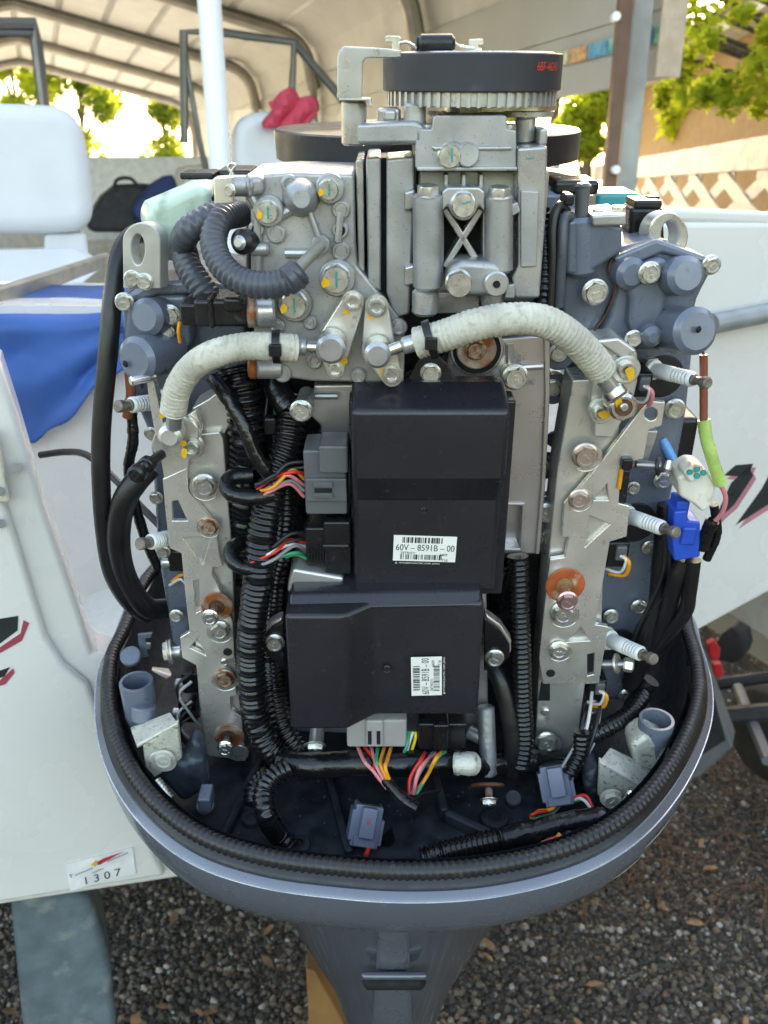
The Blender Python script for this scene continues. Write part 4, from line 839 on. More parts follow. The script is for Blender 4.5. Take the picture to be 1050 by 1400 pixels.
cb = bx('sensor_connector', 265, 410, 338, 448, .585, .035, blk, inj, bev=.003); bx('connector_cap', 246, 416, 272, 446, .588, .03, blk, cb); bx('connector_rib', 284, 406, 292, 450, .583, .02, blk, cb); bx('connector_rib', 305, 407, 331, 428, .581, .02, blk, cb, bev=.003)
hose('copper_wire', [(246,440,.60),(244,452,.60),(246,468,.605)], 2.5, worg, 'plain', cb)
cy('sensor_barrel', (350,503,.600), (385,503,.604), 15, alu, inj); cy('sensor_ring', (340,503,.600), (352,503,.600), 15, rust, inj)
# link plates with fuel unions
def link(pts, Y):
    return prism('union_plate', pts, Y, .006, railb, inj, bev=.0015)
def hull2(c):      # outline round circles (x, y, r)
    pts = [(x + r*cos(a), y + r*sin(a)) for x, y, r in c for a in [2*pi*i/24 for i in range(24)]]
    pts = sorted(set(pts)); lo = []; up = []
    for seq, h in ((pts, lo), (pts[::-1], up)):
        for p in seq:
            while len(h) >= 2 and (h[-1][0]-h[-2][0])*(p[1]-h[-2][1]) - (h[-1][1]-h[-2][1])*(p[0]-h[-2][0]) <= 0: h.pop()
            h.append(p)
    return lo[:-1] + up[:-1]
link(hull2([(482,415,16),(455,470,22),(458,508,12)]), .590); link(hull2([(515,422,16),(518,478,24),(536,516,14)]), .588)
bolt(482, 414, .590, 11, inj, kind='sock'); bolt(515, 421, .588, 12, inj, kind='sock'); bolt(458, 508, .590, 9, inj, kind='sock'); bolt(536, 515, .588, 11, inj, kind='sock')
dab(474, 427, .5895, yel, inj, 5, 4); dab(508, 432, .5875, yel, inj, 6, 5); dab(468, 494, .5895, yel, inj, 7, 8); dab(525, 510, .5875, yel, inj, 7, 8)
boss('union', 452, 479, .590, 20, .022, alu2, inj, ch=.0025); boss('union', 516, 487, .588, 18, .022, alu2, inj, ch=.0025)
cy('union_neck', (446,476,.574), (418,474,.575), 8, chrome, inj); cy('union_collar', (420,474,.575), (402,475,.576), 12, alu2, inj)
cy('union_neck', (526,482,.573), (552,472,.573), 8, chrome, inj); cy('union_collar', (550,473,.573), (574,467,.573), 12, alu2, inj)
# ------------------------------------------------------------------ mounting plates behind the control units
pl = prism('mounting_plate', [(430,526),(556,524),(610,500),(618,462),(690,462),(752,458),(752,540),(746,660),(738,758),(690,758),(668,800),(400,800),(402,760),(420,720),(420,615),(438,600),(438,582),(420,566)], .640, .03, railp, bev=.002, label='aluminium plate that carries the two control units',
      holes=[[(690,692),(714,692),(711,750),(688,750)]])
bx('slot_back', 686, 690, 718, 755, .652, .01, railp, pl, bev=0)
prism('slot_rim', [(686,688),(718,688),(715,755),(684,755)], .638, .004, railp, pl, holes=[[(690,692),(714,692),(711,750),(688,750)]], bev=.001)
prism('plate_edge', [(744,462),(752,458),(752,540),(746,660),(738,758),(732,758),(740,660),(745,540)], .636, .006, railp, pl, bev=.001)
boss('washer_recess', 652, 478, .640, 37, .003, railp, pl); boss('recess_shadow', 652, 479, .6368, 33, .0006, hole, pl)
wsh = boss('big_washer', 652, 479, .636, 27, .006, rust, pl); bolt(651, 481, .630, 12, pl, rust)
cy('plate_stud', (696,508,.640), (700,514,.622), 13, steel, pl); bolt(706, 519, .622, 15, pl); pm('stud_web', cyl3(nb(), P(712,502,.638), P(742,500,.638), .003, seg=10), railp, pl)
pm('stud_web', cyl3(nb(), P(697,470,.638), P(697,505,.638), .003, seg=10), railp, pl)
cy('plate_stud', (420,537,.635), (415,556,.612), 11, alu, pl); cy('stud_nut', (416,550,.620), (414,560,.608), 14, steel, pl, seg=6); bolt(411, 565, .605, 13, pl); pm('stud_web', cyl3(nb(), P(430,541,.638), P(462,541,.638), .003, seg=10), alu, pl)
prism('unit_ear', [(545,540),(572,492),(585,486),(600,487),(612,498),(632,540)], .612, .004, blk, pl, bev=.001); bolt(589, 513, .611, 12, pl)
# ------------------------------------------------------------------ control units
def barcode(parent, O, R, U, w, h, n=34, seed=1):
    rnd = random.Random(seed); bm = nb(); x = 0.; R = Vector(R); U = Vector(U); ws = [rnd.choice((1,1,2,3)) for _ in range(n)]; tot = sum(ws)
    for i, q in enumerate(ws):
        if i % 2 == 0:
            a = O + R*(w*x/tot); b = O + R*(w*(x+q)/tot); bm.faces.new([bm.verts.new(v) for v in (a, b, b+U*h, a+U*h)])
        x += q
    return pm('barcode', bm, ink, parent)
def unit_label(parent, O, R, U, W, H):     # O: lower-left corner
    R = Vector(R).normalized(); U = Vector(U).normalized(); N = R.cross(U).normalized()*-1
    if N.y > 0: N = -N
    N = Vector((0,-1,0)) if abs(N.y) > .5 else N
    lb = pm('paper_label', prism3(nb(), [O, O+R*W, O+R*W+U*H, O+U*H], -N*-.0003), label, parent, label='white part number label with barcodes')
    e = N*.0005
    barcode(lb, O+R*W*.14+U*H*.72+e, R, U, W*.66, H*.22, 40, 3); barcode(lb, O+R*W*.12+U*H*.07+e, R, U, W*.68, H*.2, 46, 5)
    def tx(s, fx, fy, h, m=ink, nm='printed_number', xs=1.): 
        return text3(s, O+R*W*fx+U*H*fy+e-MB, R, U, h, m, nm, lb, xs=xs)
    tx('60V – 8591B – 00', .035, .42, H*.25, xs=.80*W/H/2.15); tx('E8T90371', .12, .285, H*.09); tx('4409', .74, .235, H*.1); tx('718', .78, .02, H*.10)
    em = nb()
    for ex, ey in ((.055,-.055),(.045,-.095),(.065,-.095)): em.faces.new([em.verts.new(O+R*W*ex+U*H*ey+R*H*qx+U*H*qy+e) for qx, qy in ((0,-.02),(.02,0),(0,.02),(-.02,0))])
    pm('printed_emblem', em, label, lb)
    text3('MITSUBISHI ELECTRIC CORP. JAPAN', O+R*W*.10-U*H*.10+e-MB, R, U, H*.055, label, 'printed_maker', lb, xs=1.15)
u1p = [P(588, 538, .570), P(588, 650, .570), P(588, 684, .584), P(588, 810, .584)]
k1 = S(P(588, 538, .58)); hw = 108*k1; cx1 = P(588, 538, .58).x; zt = P(588,562,.566).z; zm1 = P(588,654,.567).z; zm2 = P(588,684,.583).z; zb = P(588,810,.583).z
def side_prof(pts, x0, x1): return prism3(nb(), [Vector((x0, y, z)) for y, z in pts], Vector((x1-x0, 0, 0)))
u1 = pm('engine_control_unit', side_prof([(.566,zt),(.567,zm1),(.583,zm2),(.583,zb),(.622,zb),(.622,zt+.008),(.600,zt+.010)], cx1-hw, cx1+hw), ecu, bev=.0040, seg=4, sharp=10, label='upper black control unit with a folded front face')
bx('unit_flange', 479, 548, 696, 813, .598, .024, ecu, u1, bev=.002)
boss('moulding_dimple', 588-9, 698, .5835, 5, .0012, ecu, u1)
kk = S(P(580,746,.583))
unit_label(u1, P(537,766,.5826), (1,0,-.035), (.035,0,1), 86*kk, 40*kk)
c1 = bx('grey_connector', 416, 616, 474, 704, .590, .035, gconn, u1, bev=.002, label='grey plug on the upper control unit')
bx('connector_step', 436, 610, 476, 648, .584, .03, gconn, c1); bx('latch_frame', 418, 655, 474, 686, .586, .012, gconn, c1, bev=.001)
bx('latch_bar', 428, 660, 455, 667, .584, .004, gconn, c1, bev=.0005); bx('latch_bar', 428, 675, 455, 681, .584, .004, gconn, c1, bev=.0005); bx('latch_gap', 430, 668, 454, 674, .5855, .002, hole, c1, bev=0)
c2 = bx('black_connector', 443, 714, 480, 786, .588, .035, blk, u1, bev=.002, label='black plug on the upper control unit'); bx('connector_nose', 418, 722, 446, 774, .592, .03, blk, c2)
for i in range(6): bx('nose_rib', 421+4*i, 750, 423+4*i, 768, .590, .004, blk, c2, bev=0)
bx('connector_step', 440, 745, 478, 752, .585, .01, blk, c2)
# lower unit: stepped across its width
def zrow(py, Y): return P(525, py, Y).z
zt2, zb2 = zrow(842,.545), zrow(993,.545)
def X(px, py, Y): return P(px, py, Y).x
pr = [(X(388,850,.540),.540),(X(471,850,.540),.540),(X(513,850,.558),.558),(X(662,850,.558),.558),(X(662,850,.558),.60),(X(388,850,.546),.60)]
u2 = pm('engine_control_unit', prism3(nb(), [Vector((x, y, zb2)) for x, y in pr], Vector((0, .006, zt2-zb2))), ecu, bev=.0042, seg=4, sharp=10, label='lower black control unit with a vertical fold and rotated label')
bm = prism3(nb(), [Vector((x, max(y,.556)+.001, zt2-.004)) for x, y in [(pr[0][0]+.002,.556),(pr[3][0]-.002,.562),(pr[3][0]-.002,.612),(pr[0][0]+.002,.612)]], Vector((0,.01,.010)))
pm('unit_flange', bm, ecud, u2, bev=.003, seg=3)
boss('moulding_dimple', 529, 915, .5578, 6, .0012, ecu, u2)
kk = S(P(585,917,.557)); unit_label(u2, P(604,950,.5573), (-.03,0,1), (-1,0,-.03), 66*kk, 42*kk)
for sgn, tp, bp in ((-1, [(388,850),(372,858),(360,872),(360,888),(368,898),(388,916)], (375,883)), (1, [(662,845),(684,862),(697,882),(697,898),(688,908),(662,918)], (677,904))):
    prism('unit_ear', tp, .590, .004, blk, u2, bev=.001); prism('ear_bracket', [(x+sgn*2, y-6) for x, y in tp], .5945, .012, railp, u2, bev=.002); bolt(*bp, .590, 11, u2)
c3 = bx('grey_connector', 474, 985, 556, 1022, .566, .035, gconl, u2, label='pale grey plug under the lower control unit'); bx('connector_step', 500, 986, 524, 1022, .562, .02, gconl, c3); bx('latch_slot', 503, 1000, 508, 1018, .5615, .002, hole, c3, bev=0); bx('latch_slot', 515, 1000, 520, 1018, .5615, .002, hole, c3, bev=0)
c4 = bx('black_connector', 572, 990, 638, 1026, .568, .03, blk, u2, label='black plug under the lower control unit'); bx('connector_step', 592, 992, 614, 1026, .564, .02, blk, c4)
prism('lower_plate', [(400,792),(665,792),(668,990),(640,1010),(400,1000)], .612, .02, railp, pl, bev=.002)
prism('plate_lip', [(400,778),(470,790),(470,806),(392,812),(394,796)], .585, .05, railp, pl, bev=.003)

# ------------------------------------------------------------------ fuel rails
# left
rL = prism('fuel_rail', [(252,596),(300,590),(305,600),(318,760),(322,900),(336,1040),(284,1034),(272,960),(262,820)], .625, .034, railb, bev=.0015, label='upright fuel rail below the cream hose, next to the corrugated conduits')
prism('rail_head', [(205,612),(213,588),(250,572),(268,560),(276,585),(270,612),(258,630),(255,680),(225,660),(220,630)], .619, .006, rail, rL, bev=.001)
pts = [(222,655),(255,640),(258,672),(294,716),(300,758),(305,775),(291,776),(290,786),(298,800),(318,850),(320,884),(320,900),(300,905),(321,925),(324,950),(315,953),(316,970),(330,980),(336,1041),(283,1032),(276,980),(268,910),(249,900),(246,872),(259,864),(252,800),(248,757),(232,750),(226,700)]
prism('rail_plate', pts, .6185, .0055, rail, rL, bev=.0009, holes=[[(250,735),(288,733),(277,772)], [(264,795),(272,793),(274,835),(268,838)], [(260,886),(270,873),(281,896)], [(235,686),(243,684),(256,712),(236,712)]], label='stamped bracket plate with triangular openings')
prism('opening_back', [(247,730),(292,730),(280,778)], .6225, .002, railb, rL, bev=0); prism('opening_back', [(262,790),(276,790),(276,840),(266,840)], .6225, .002, railb, rL, bev=0)
prism('side_strip', [(198,512),(207,508),(226,590),(222,602),(212,596)], .612, .012, rail, rL, bev=.001)
for x, y, r, m_ in [(278,668,14,steel),(284,723,11,rust),(299,866,12,steel),(306,932,12,rust)]:
    boss('bolt_washer', x+1, y-1, .6185, r*1.45, .001, steel, rL); bolt(x, y, .6175, r, rL, m_)
boss('rail_hole', 311, 892, .6186, 6, .0012, hole, rL); boss('rail_rim', 306, 906, .6186, 5, .0014, steel, rL)
for (x, y, r), (bx_, by_, br_), m_ in (((297,830,22),(286,848,10),rust), ((313,1007,21),(307,1027,9.5),rust)):
    boss('rusty_washer', x, y, .6185, r, .002, m_, rL); boss('washer_core', x-1, y+1, .6165, r*.5, .001, rustd, rL); cy('spacer', (x-2,y+1,.6165), (bx_+1,by_-2,.592), 5.5, chrome, rL); bolt(bx_, by_, .592, br_, rL, chrome)
cy('side_stud', (250,890,.632), (228,892,.632), 8, steel, rL); bolt(223, 892, .632, 14, rL, d=(-1,-.25,0)); boss('stud_washer', 228, 891, .632, 16, .002, steel, rL, d=(-1,-.3,0))
boss('rail_end', 325, 1030, .624, 15, .006, steel, rL)
cy('adjust_screw', (222,620,.612), (196,640,.585), 7, rub, rL); cy('screw_collar', (205,632,.597), (198,638,.59), 12, rub, rL); cy('screw_head', (192,643,.585), (184,651,.576), 13, rub, rL, ch=.002); prism('cross_slot', [(178,649),(190,649),(190,653),(178,653)], .5705, .001, hole, rL, bev=0); prism('cross_slot', [(182,645),(186,645),(186,658),(182,658)], .5705, .001, hole, rL, bev=0)
boss('head_stud', 178, 521, .616, 7, .02, chrome, rL, d=(-.8,-.6,0)); boss('stud_washer', 190, 520, .616, 15, .002, blk, rL, d=(-.9,-.4,0))
# cream hose end at the left
he = boss('hose_flange', 248, 592, .619, 24, .006, rail, rL); cy('hose_neck', (238,560,.590), (238,585,.595), 11, alu2, rL); boss('end_cap', 231, 599, .612, 16, .020, railb, rL, ch=.003)
bolt(260, 615, .612, 11, rL, kind='sock'); boss('bolt_lug', 261, 611, .619, 18, .004, rail, rL); dab(252, 619, .604, yel, rL, 5, 8); dab(222, 568, .604, yel, rL, 6, 4); dab(250,606,.604,yel,rL,5,4)
prism('rail_cap', [(262,558),(285,545),(318,520),(326,560),(305,598),(283,602),(270,585)], .632, .03, railb, rL, bev=.0015)
# right
rR = prism('fuel_rail', [(783,520),(832,518),(850,560),(840,640),(826,760),(820,935),(800,936),(787,1032),(731,1029),(736,930),(748,780),(762,640)], .628, .034, railb, bev=.0015, label='upright fuel rail below the fitting with yellow paint dabs')
pts = [(815,640),(852,592),(876,560),(888,548),(910,550),(905,582),(887,588),(880,628),(850,634),(846,688),(861,692),(857,734),(834,741),(824,800),(814,854),(832,857),(819,934),(742,935),(737,903),(742,850),(752,765),(772,762),(778,735),(768,735),(772,690)]
prism('rail_plate', pts, .6195, .0055, rail, rR, bev=.0009, holes=[circ(890,566,9,16), [(812,684),(830,662),(832,684)], [(800,748),(806,705),(834,717)], [(775,878),(794,857),(806,876)], [(803,895),(813,893),(812,922),(803,924)]], label='stamped bracket plate with a rust stained eyelet')
for q in ([(808,688),(832,658),(836,688)], [(796,752),(802,702),(838,718)], [(770,882),(794,853),(812,880)]): prism('opening_back', q, .6235, .002, railb, rR, bev=0)
bx('slot_back', 800, 890, 816, 926, .6235, .002, hole, rR, bev=0)
prism('tie_strip', [(828,640),(862,588),(900,590),(886,632),(860,640)], .634, .01, railp, rR, bev=.001)
for x, y, r, m_ in [(802,627,15,mat('copper_tinted_bolt', (.62,.50,.44), .35, .85)),(793,686,12,mat('copper_tinted_bolt',(0,0,0))),(771,843,14,steel),(765,893,11,steel),(748,1020,13,steel)]:
    boss('bolt_washer', x+1, y-1, .6195, r*1.4, .001, steel, rR); bolt(x, y, .6185, r, rR, m_)
boss('rail_hole', 753, 921, .6196, 6, .0012, hole, rR); boss('rail_rim', 746, 975, .6285, 6, .003, steel, rR)
prism('rail_groove', [(740,932),(752,932),(752,958),(736,958)], .6275, .001, dark, rR, bev=0)
boss('orange_washer', 773, 801, .6195, 27, .002, redr, rR); boss('washer_core', 772, 801, .6175, 12, .001, mat('ochre_rust', (.38,.18,.06), .7, .1, .3, 80), rR); cy('spacer', (772,803,.6175), (776,822,.592), 7, chrome, rR); bolt(777, 826, .592, 12, rR, mat('pink_tinted_bolt', (.62,.42,.40), .3, .9))
# fitting at the top of the right rail
fb_ = prism('rail_fitting', [(818,470),(846,463),(872,482),(872,522),(866,548),(838,600),(812,598),(812,560),(806,548)], .618, .03, railb, rR, bev=.002)
prism('fitting_top', [(812,466),(846,462),(873,481),(850,490)], .612, .03, railb, rR, bev=.002)
boss('bolt_lug', 856, 506, .618, 20, .006, railb, rR); bolt(858, 508, .612, 12, rR, kind='sock'); boss('bolt_lug', 823, 563, .618, 18, .006, railb, rR); bolt(822, 567, .612, 10, rR, kind='sock')
dab(862, 510, .603, yel, rR, 7, 10); dab(826, 567, .604, yel, rR, 9, 6)
cy('hose_neck', (822,512,.588), (838,535,.590), 12, alu2, rR); cy('union_collar', (836,530,.592), (846,545,.588), 16, chrome, rR, ch=.002)
en = boss('open_union', 853, 558, .612, 19, .026, chrome, rR, ch=.002); boss('union_bore', 853, 558, .586, 12, .0008, rustd, rR); boss('union_pin', 854, 558, .585, 6, .003, steel, rR)
dab(846, 551, .5852, yel, rR, 6, 8)

# ------------------------------------------------------------------ spark plugs
def plug(a, b, r, parent, n=6):
    p, q = P(*a), P(*b); d = (q-p); L = d.length; k = S(p)*r
    o = pm('spark_plug', lathe3(nb(), p, q, [(-.004,k*1.25),(.0,k*1.3),(.003,k*1.3),(.004,k)] + [(L*.28,k), (L*.40,k*.98)] + sum([[(L*(.42+.06*i),k*.80),(L*(.42+.06*i+.025),k*.97),(L*(.42+.06*i+.045),k*.97)] for i in range(5)], []) + [(L*.74,k*.7)], 20), ceram, parent, sharp=50, label='white ribbed spark plug')
    pm('terminal', lathe3(nb(), p+d*.74, q, [(0,k*.72),(L*.03,k*.72),(L*.035,k*.5),(L*.14,k*.5),(L*.15,k*.72),(L*.24,k*.74),(L*.26,k*.6)], 16), ptop, o)
    pm('hex_body', lathe3(nb(), p-d*.12, p, [(0,k*1.55),(L*.12,k*1.55)], 6), steel, o)
plug((892,505,.655), (969,524,.600), 10.5, motor); plug((856,704,.650), (926,729,.595), 10.5, motor); plug((832,874,.645), (895,902,.592), 10.5, motor)
plug((225,548,.655), (160,556,.610), 11, motor); plug((243,733,.650), (190,744,.606), 11, motor)
st = cy('idle_screw', (868,635,.628), (905,637,.622), 6, mat('thread_steel', (.30,.30,.30), .4, .9), motor, label='dark adjuster screw with spring washer'); cy('screw_washer', (898,637,.622), (902,637,.621), 15, rub, st); cy('screw_nut', (908,637,.622), (918,639,.620), 9, steel, st, seg=6)
bx('screw_block', 851, 628, 866, 644, .612, .02, blk, st); prism('screw_gap', [(846,642),(862,644),(856,690),(843,686)], .621, .01, blk, st)
hose('copper_wire', [(850,640,.618),(846,668,.618)], 3, worg, 'plain', st)
st = cy('idle_screw', (815,908,.628), (856,908,.622), 6, mat('thread_steel',(0,0,0)), motor); cy('screw_washer', (842,907,.622), (845,907,.621), 14, steel, st); cy('screw_nut', (852,908,.622), (866,910,.620), 10, steel, st, seg=6)
# injector plugs beside the right rail
for x, y, s in ((878,528,1.), (846,760,1.), (818,945,.8)):
    c = bx('injector_connector', x-16*s, y-18*s, x+14*s, y+16*s, .630, .03, blk, motor, bev=.002); bx('connector_mouth', x-4*s, y-12*s, x+12*s, y+8*s, .626, .02, gconn, c)
    col_ = wpink if y < 600 else worg
    hose('injector_wire', [(x+6*s,y,.62),(x+14*s,y+10*s,.615),(x+8*s,y+26*s,.62),(x-14*s,y+24*s,.63)], 3, col_, 'plain', c, seg=8); hose('injector_wire', [(x+2*s,y,.62),(x+10*s,y+6*s,.616),(x+2*s,y+22*s,.62),(x-18*s,y+18*s,.63)], 2.2, wwht, 'plain', c, seg=8)

# ------------------------------------------------------------------ hoses
hose('cream_hose', [(404,476,.575),(372,474,.570),(332,474,.573),(292,484,.570),(262,503,.578),(243,532,.585),(237,562,.590)], 19.5, cream, 'cream', period=.0036, label='cream sleeved hose curving down to the tall rail with the cap')
hose('cream_hose', [(570,469,.572),(610,458,.568),(650,444,.564),(700,436,.562),(745,440,.566),(782,462,.572),(808,488,.580),(823,508,.586)], 22.5, cream, 'cream', period=.0036, label='cream sleeved hose arching over to the fitting with yellow dabs')
for (x, y, Y, r, d) in ((379,474,.570,23,(1,0,0)), (588,464,.571,27,(.9,0,.3))):
    p = P(x, y, Y); k = S(p)*r; d = Vector(d).normalized()
    t_ = pm('cable_tie', cyl3(nb(), p-d*.0026, p+d*.0026, k, seg=28), blk); q = p + Vector((0,-k*1.0,.001)); pm('tie_lock', box3(nb(), q, .0042, .0025, .004), blk, t_, bev=.0006)
# corrugated hoses top left
hose('corrugated_hose', [(410,372,.566),(396,384,.566),(363,390,.567),(330,384,.572),(303,362,.582),(292,330,.595),(302,300,.612),(330,292,.64)], 19, ghose, 'hose', period=.0042, label='grey corrugated hose bending round in front of the fuel block'); cy('hose_cuff', (392,386,.564), (412,369,.568), 20, ghose, motor, ch=.002)
hose('corrugated_hose', [(320,290,.64),(290,296,.618),(262,312,.612),(252,325,.62),(250,338,.64)], 19, ghose, 'hose', period=.0042, label='grey corrugated hose against the pale green tank')
hose('corrugated_hose', [(252,345,.632),(258,366,.622),(272,388,.615),(290,412,.612)], 19, ghose, 'hose', period=.0042, label='grey corrugated hose entering the black plug area')
# big plain hoses at the left edge
hose('black_hose', [(205,318,.70),(182,322,.69),(164,350,.675),(154,410,.66),(147,490,.648),(139,580,.64),(138,650,.635),(142,720,.635),(152,780,.64),(175,822,.655),(200,842,.68)], 13, rub, label='long plain black hose down the outer left of the engine')
hose('black_hose', [(205,638,.64),(185,660,.632),(168,690,.63),(162,740,.632),(172,790,.645),(200,830,.665),(232,832,.69)], 16, rub, label='thick black hose beside the tall rail')
hose('black_wire_tube', [(178,545,.665),(182,600,.66),(176,640,.66),(185,690,.665),(200,740,.672),(215,775,.68)], 7, tape, 'tape'); hose('brown_boot', [(177,510,.65),(179,540,.65),(174,570,.652)], 7, wbrn)
hose('fuel_line', [(55,622,.80),(90,618,.79),(118,622,.77),(150,648,.74),(190,690,.71),(220,720,.69)], 5, rub)
# looms left of the control units
hose('conduit', [(322,500,.640),(332,545,.632),(338,600,.628),(338,650,.630),(336,720,.64),(340,790,.65)], 25, loom, 'loom', period=.0052, label='wide black corrugated conduit behind the taped branch')
hose('conduit', [(404,545,.640),(398,575,.628),(392,610,.618),(376,650,.608),(366,690,.600),(358,735,.594),(352,800,.588),(344,860,.586),(343,918,.586),(349,975,.584),(368,1020,.576),(398,1045,.570)], 20.5, loom, 'loom', period=.0050, label='long black corrugated conduit running down beside both control units')
hose('conduit', [(392,660,.635),(388,740,.632),(376,800,.634),(372,900,.632),(384,985,.60),(410,1030,.580)], 16, loom, 'loom', period=.0048)
hose('taped_branch', [(290,515,.62),(310,542,.612),(332,580,.604),(348,620,.600),(366,648,.600)], 10, tape, 'tape', period=.012); 
hose('taped_branch', [(372,676,.596),(345,680,.590),(318,676,.592),(310,664,.598),(318,652,.606),(345,650,.61)], 11, tape, 'tape', period=.012)
hose('taped_branch', [(352,778,.586),(330,776,.585),(316,764,.59),(318,748,.60),(340,740,.61)], 10, tape, 'tape', period=.012)
hose('taped_branch', [(395,560,.63),(380,530,.64),(376,500,.66)], 18, tape, 'tape', period=.012)
bx('harness_clip', 360, 572, 378, 596, .622, .01, blk, motor)
tb = hose('taped_trunk', [(380,1042,.566),(420,1046,.562),(480,1044,.560),(560,1044,.562),(625,1042,.568),(660,1046,.58),(720,1040,.60),(780,1046,.61)], 17, tape, 'tape', period=.014, label='taped wiring trunk lying across under the lower control unit')
hose('frayed_end', [(622,1044,.556),(634,1044,.555),(648,1044,.560)], 15, grime, 'tape', parent=tb)
hose('conduit', [(392,1050,.552),(372,1062,.543),(360,1085,.53),(364,1115,.515),(380,1142,.530),(400,1160,.522)], 15, loom, 'loom', period=.0048); hose('conduit', [(372,1055,.57),(350,1075,.565),(346,1100,.55)], 14, loom, 'loom', period=.0048)
hose('conduit', [(708,760,.628),(710,820,.620),(712,880,.612),(714,960,.602),(716,1010,.594),(710,1050,.585)], 14, loom, 'loom', period=.0048, label='straight black conduit beside the rail with the orange washer')
hose('black_hose', [(672,910,.62),(684,930,.61),(694,970,.60),(700,1020,.59),(698,1060,.585)], 12, rub); hose('black_hose', [(692,770,.65),(684,800,.65),(680,830,.66)], 12, tape, 'tape')
hose('conduit', [(577,1176,.498),(610,1166,.503),(650,1156,.509),(700,1145,.517)], 17, loom, 'loom', period=.0045, label='black conduit lying on the pan floor near the rim'); hose('taped_trunk', [(690,1147,.515),(735,1136,.522),(780,1126,.530),(826,1120,.536)], 16, tape, 'tape', period=.010)
hose('conduit', [(740,288,.640),(745,330,.630),(745,380,.622),(742,415,.620)], 13, loom, 'loom', period=.0045); hose('black_wire_tube', [(775,290,.632),(763,282,.626),(756,310,.622),(756,360,.618),(752,420,.615)], 7, rub); hose('black_wire_tube', [(780,296,.632),(771,300,.622),(768,350,.616),(764,420,.615)], 7, ghose)
bx('hose_clip', 772, 266, 786, 282, .625, .02, blk, motor)
# sheaths at the right edge of the pan
for pts, r in (([(913,690,.66),(905,760,.655),(898,830,.65),(880,880,.65),(862,930,.66)], 13), ([(935,765,.63),(922,800,.63),(908,850,.64),(880,905,.655),(860,940,.66)], 11), ([(948,765,.625),(942,810,.625),(935,840,.628),(900,880,.645),(862,930,.66)], 10), ([(890,930,.66),(868,960,.66),(858,985,.66)], 12)):
    hose('black_sheath', pts, r, rub)
hose('conduit', [(800,1010,.60),(830,995,.61),(860,975,.63),(880,950,.65)], 12, loom, 'loom'); hose('conduit', [(795,1000,.592),(792,1030,.586),(778,1060,.575)], 11, loom, 'loom')
bb = bx('relay_box', 914, 572, 952, 640, .690, .05, blk, motor, bev=.005, label='black rounded box behind the blue tube'); hose('relay_boot', [(905,600,.675),(915,620,.67),(927,645,.665)], 7, wblu, 'plain', bb)
# connectors at the right edge
bcn = prism('blue_connector', [(922,700),(940,698),(941,712),(958,714),(958,762),(922,768),(919,738)], .618, .025, bconn, motor, bev=.002, label='bright blue wire connector'); bx('connector_step', 924, 686, 942, 716, .622, .02, bconn, bcn); bx('connector_rib', 932, 722, 952, 746, .615, .02, bconn, bcn)
wcn = prism('white_connector', [(926,654),(950,640),(966,642),(980,664),(974,690),(962,702),(948,690),(930,680)], .612, .03, wconn, motor, bev=.003, label='browned white connector with four blue green terminals')
prism('connector_top', [(934,648),(946,636),(964,640),(962,654),(944,662)], .606, .02, wconn, wcn, bev=.003)
for x, y in ((943,646),(953,642),(953,651),(962,647)): boss('terminal', x, y, .606, 4.2, .001, teal, wcn)
hose('brown_sleeve', [(962,485,.620),(962,530,.618),(962,578,.616)], 5.5, wbrn); hose('black_wire', [(960,470,.63),(962,488,.621)], 2, wblk); hose('lime_sleeve', [(962,574,.616),(966,600,.613),(975,632,.611),(986,662,.610)], 8.5, wlime, 'plain', period=.004); hose('pink_wire', [(984,660,.611),(992,680,.612),(988,700,.615),(976,714,.62)], 3.2, wpink)
hose('taped_branch', [(974,712,.618),(966,730,.62),(960,750,.622)], 9, tape, 'tape'); hose('taped_branch', [(976,690,.624),(980,730,.625),(966,765,.626)], 6, tape, 'tape')
# coloured wires into plugs
def bundle(par, a, mids, b, cols, r=2.6, fan=3.2):
    for i, c in enumerate(cols):
        t = i - (len(cols)-1)/2
        pts = [(a[0]+a[3]*t, a[1]+a[4]*t, a[2])] + [(x+random.uniform(-5,5)+t*fx, y+random.uniform(-5,5)+t*fy, Y+random.uniform(-.006,.004)) for x, y, Y, fx, fy in mids] + [(b[0]+t*b[3], b[1]+t*b[4], b[2]+random.uniform(-.001,.001))]
        hose(c.name, pts, r, c, 'plain', par, seg=8)
bundle(c1, (416,655,.600,0,8), [(395,648,.596,0,5),(375,662,.592,0,3)], (352,672,.592,1,3), [wblk,wblk,wred,worg,wpink,wgry,wpink], 2.6)
bundle(c2, (420,745,.605,0,6), [(400,742,.598,0,4),(372,758,.588,0,3)], (342,772,.584,1,3), [wblk,wblk,wred,wwht,wgry,wgrn], 2.6)
hose('green_wire', [(420,764,.60),(405,758,.60),(390,762,.60)], 2.4, wgrn, 'plain', c2)
wt = hose('taped_tail', [(528,1066,.535),(540,1080,.525),(556,1096,.515),(572,1106,.508)], 8, tape, 'tape', c3)
bundle(c3, (512,1022,.570,9,0), [(516,1040,.548,6,0),(520,1055,.540,4,0)], (533,1078,.530,1.5,0), [wpink,wred,wpink,wgrn,worg,worg], 2.7)
bundle(c4, (598,1026,.576,6,0), [(588,1040,.55,5,0),(574,1058,.54,4,0)], (564,1086,.528,2,0), [wred,wblk,wgry,wpink,worg,wgrn], 2.7)
bundle(c3, (563,1000,.575,3.5,0), [(560,1015,.57,3.5,0)], (552,1040,.565,4,0), [wgrn,wgrn,wwht,wyel], 2.4)
prism('tape_flap', [(556,1100),(580,1085),(604,1080),(588,1102),(566,1122)], .510, .002, tape, c4, bev=0)
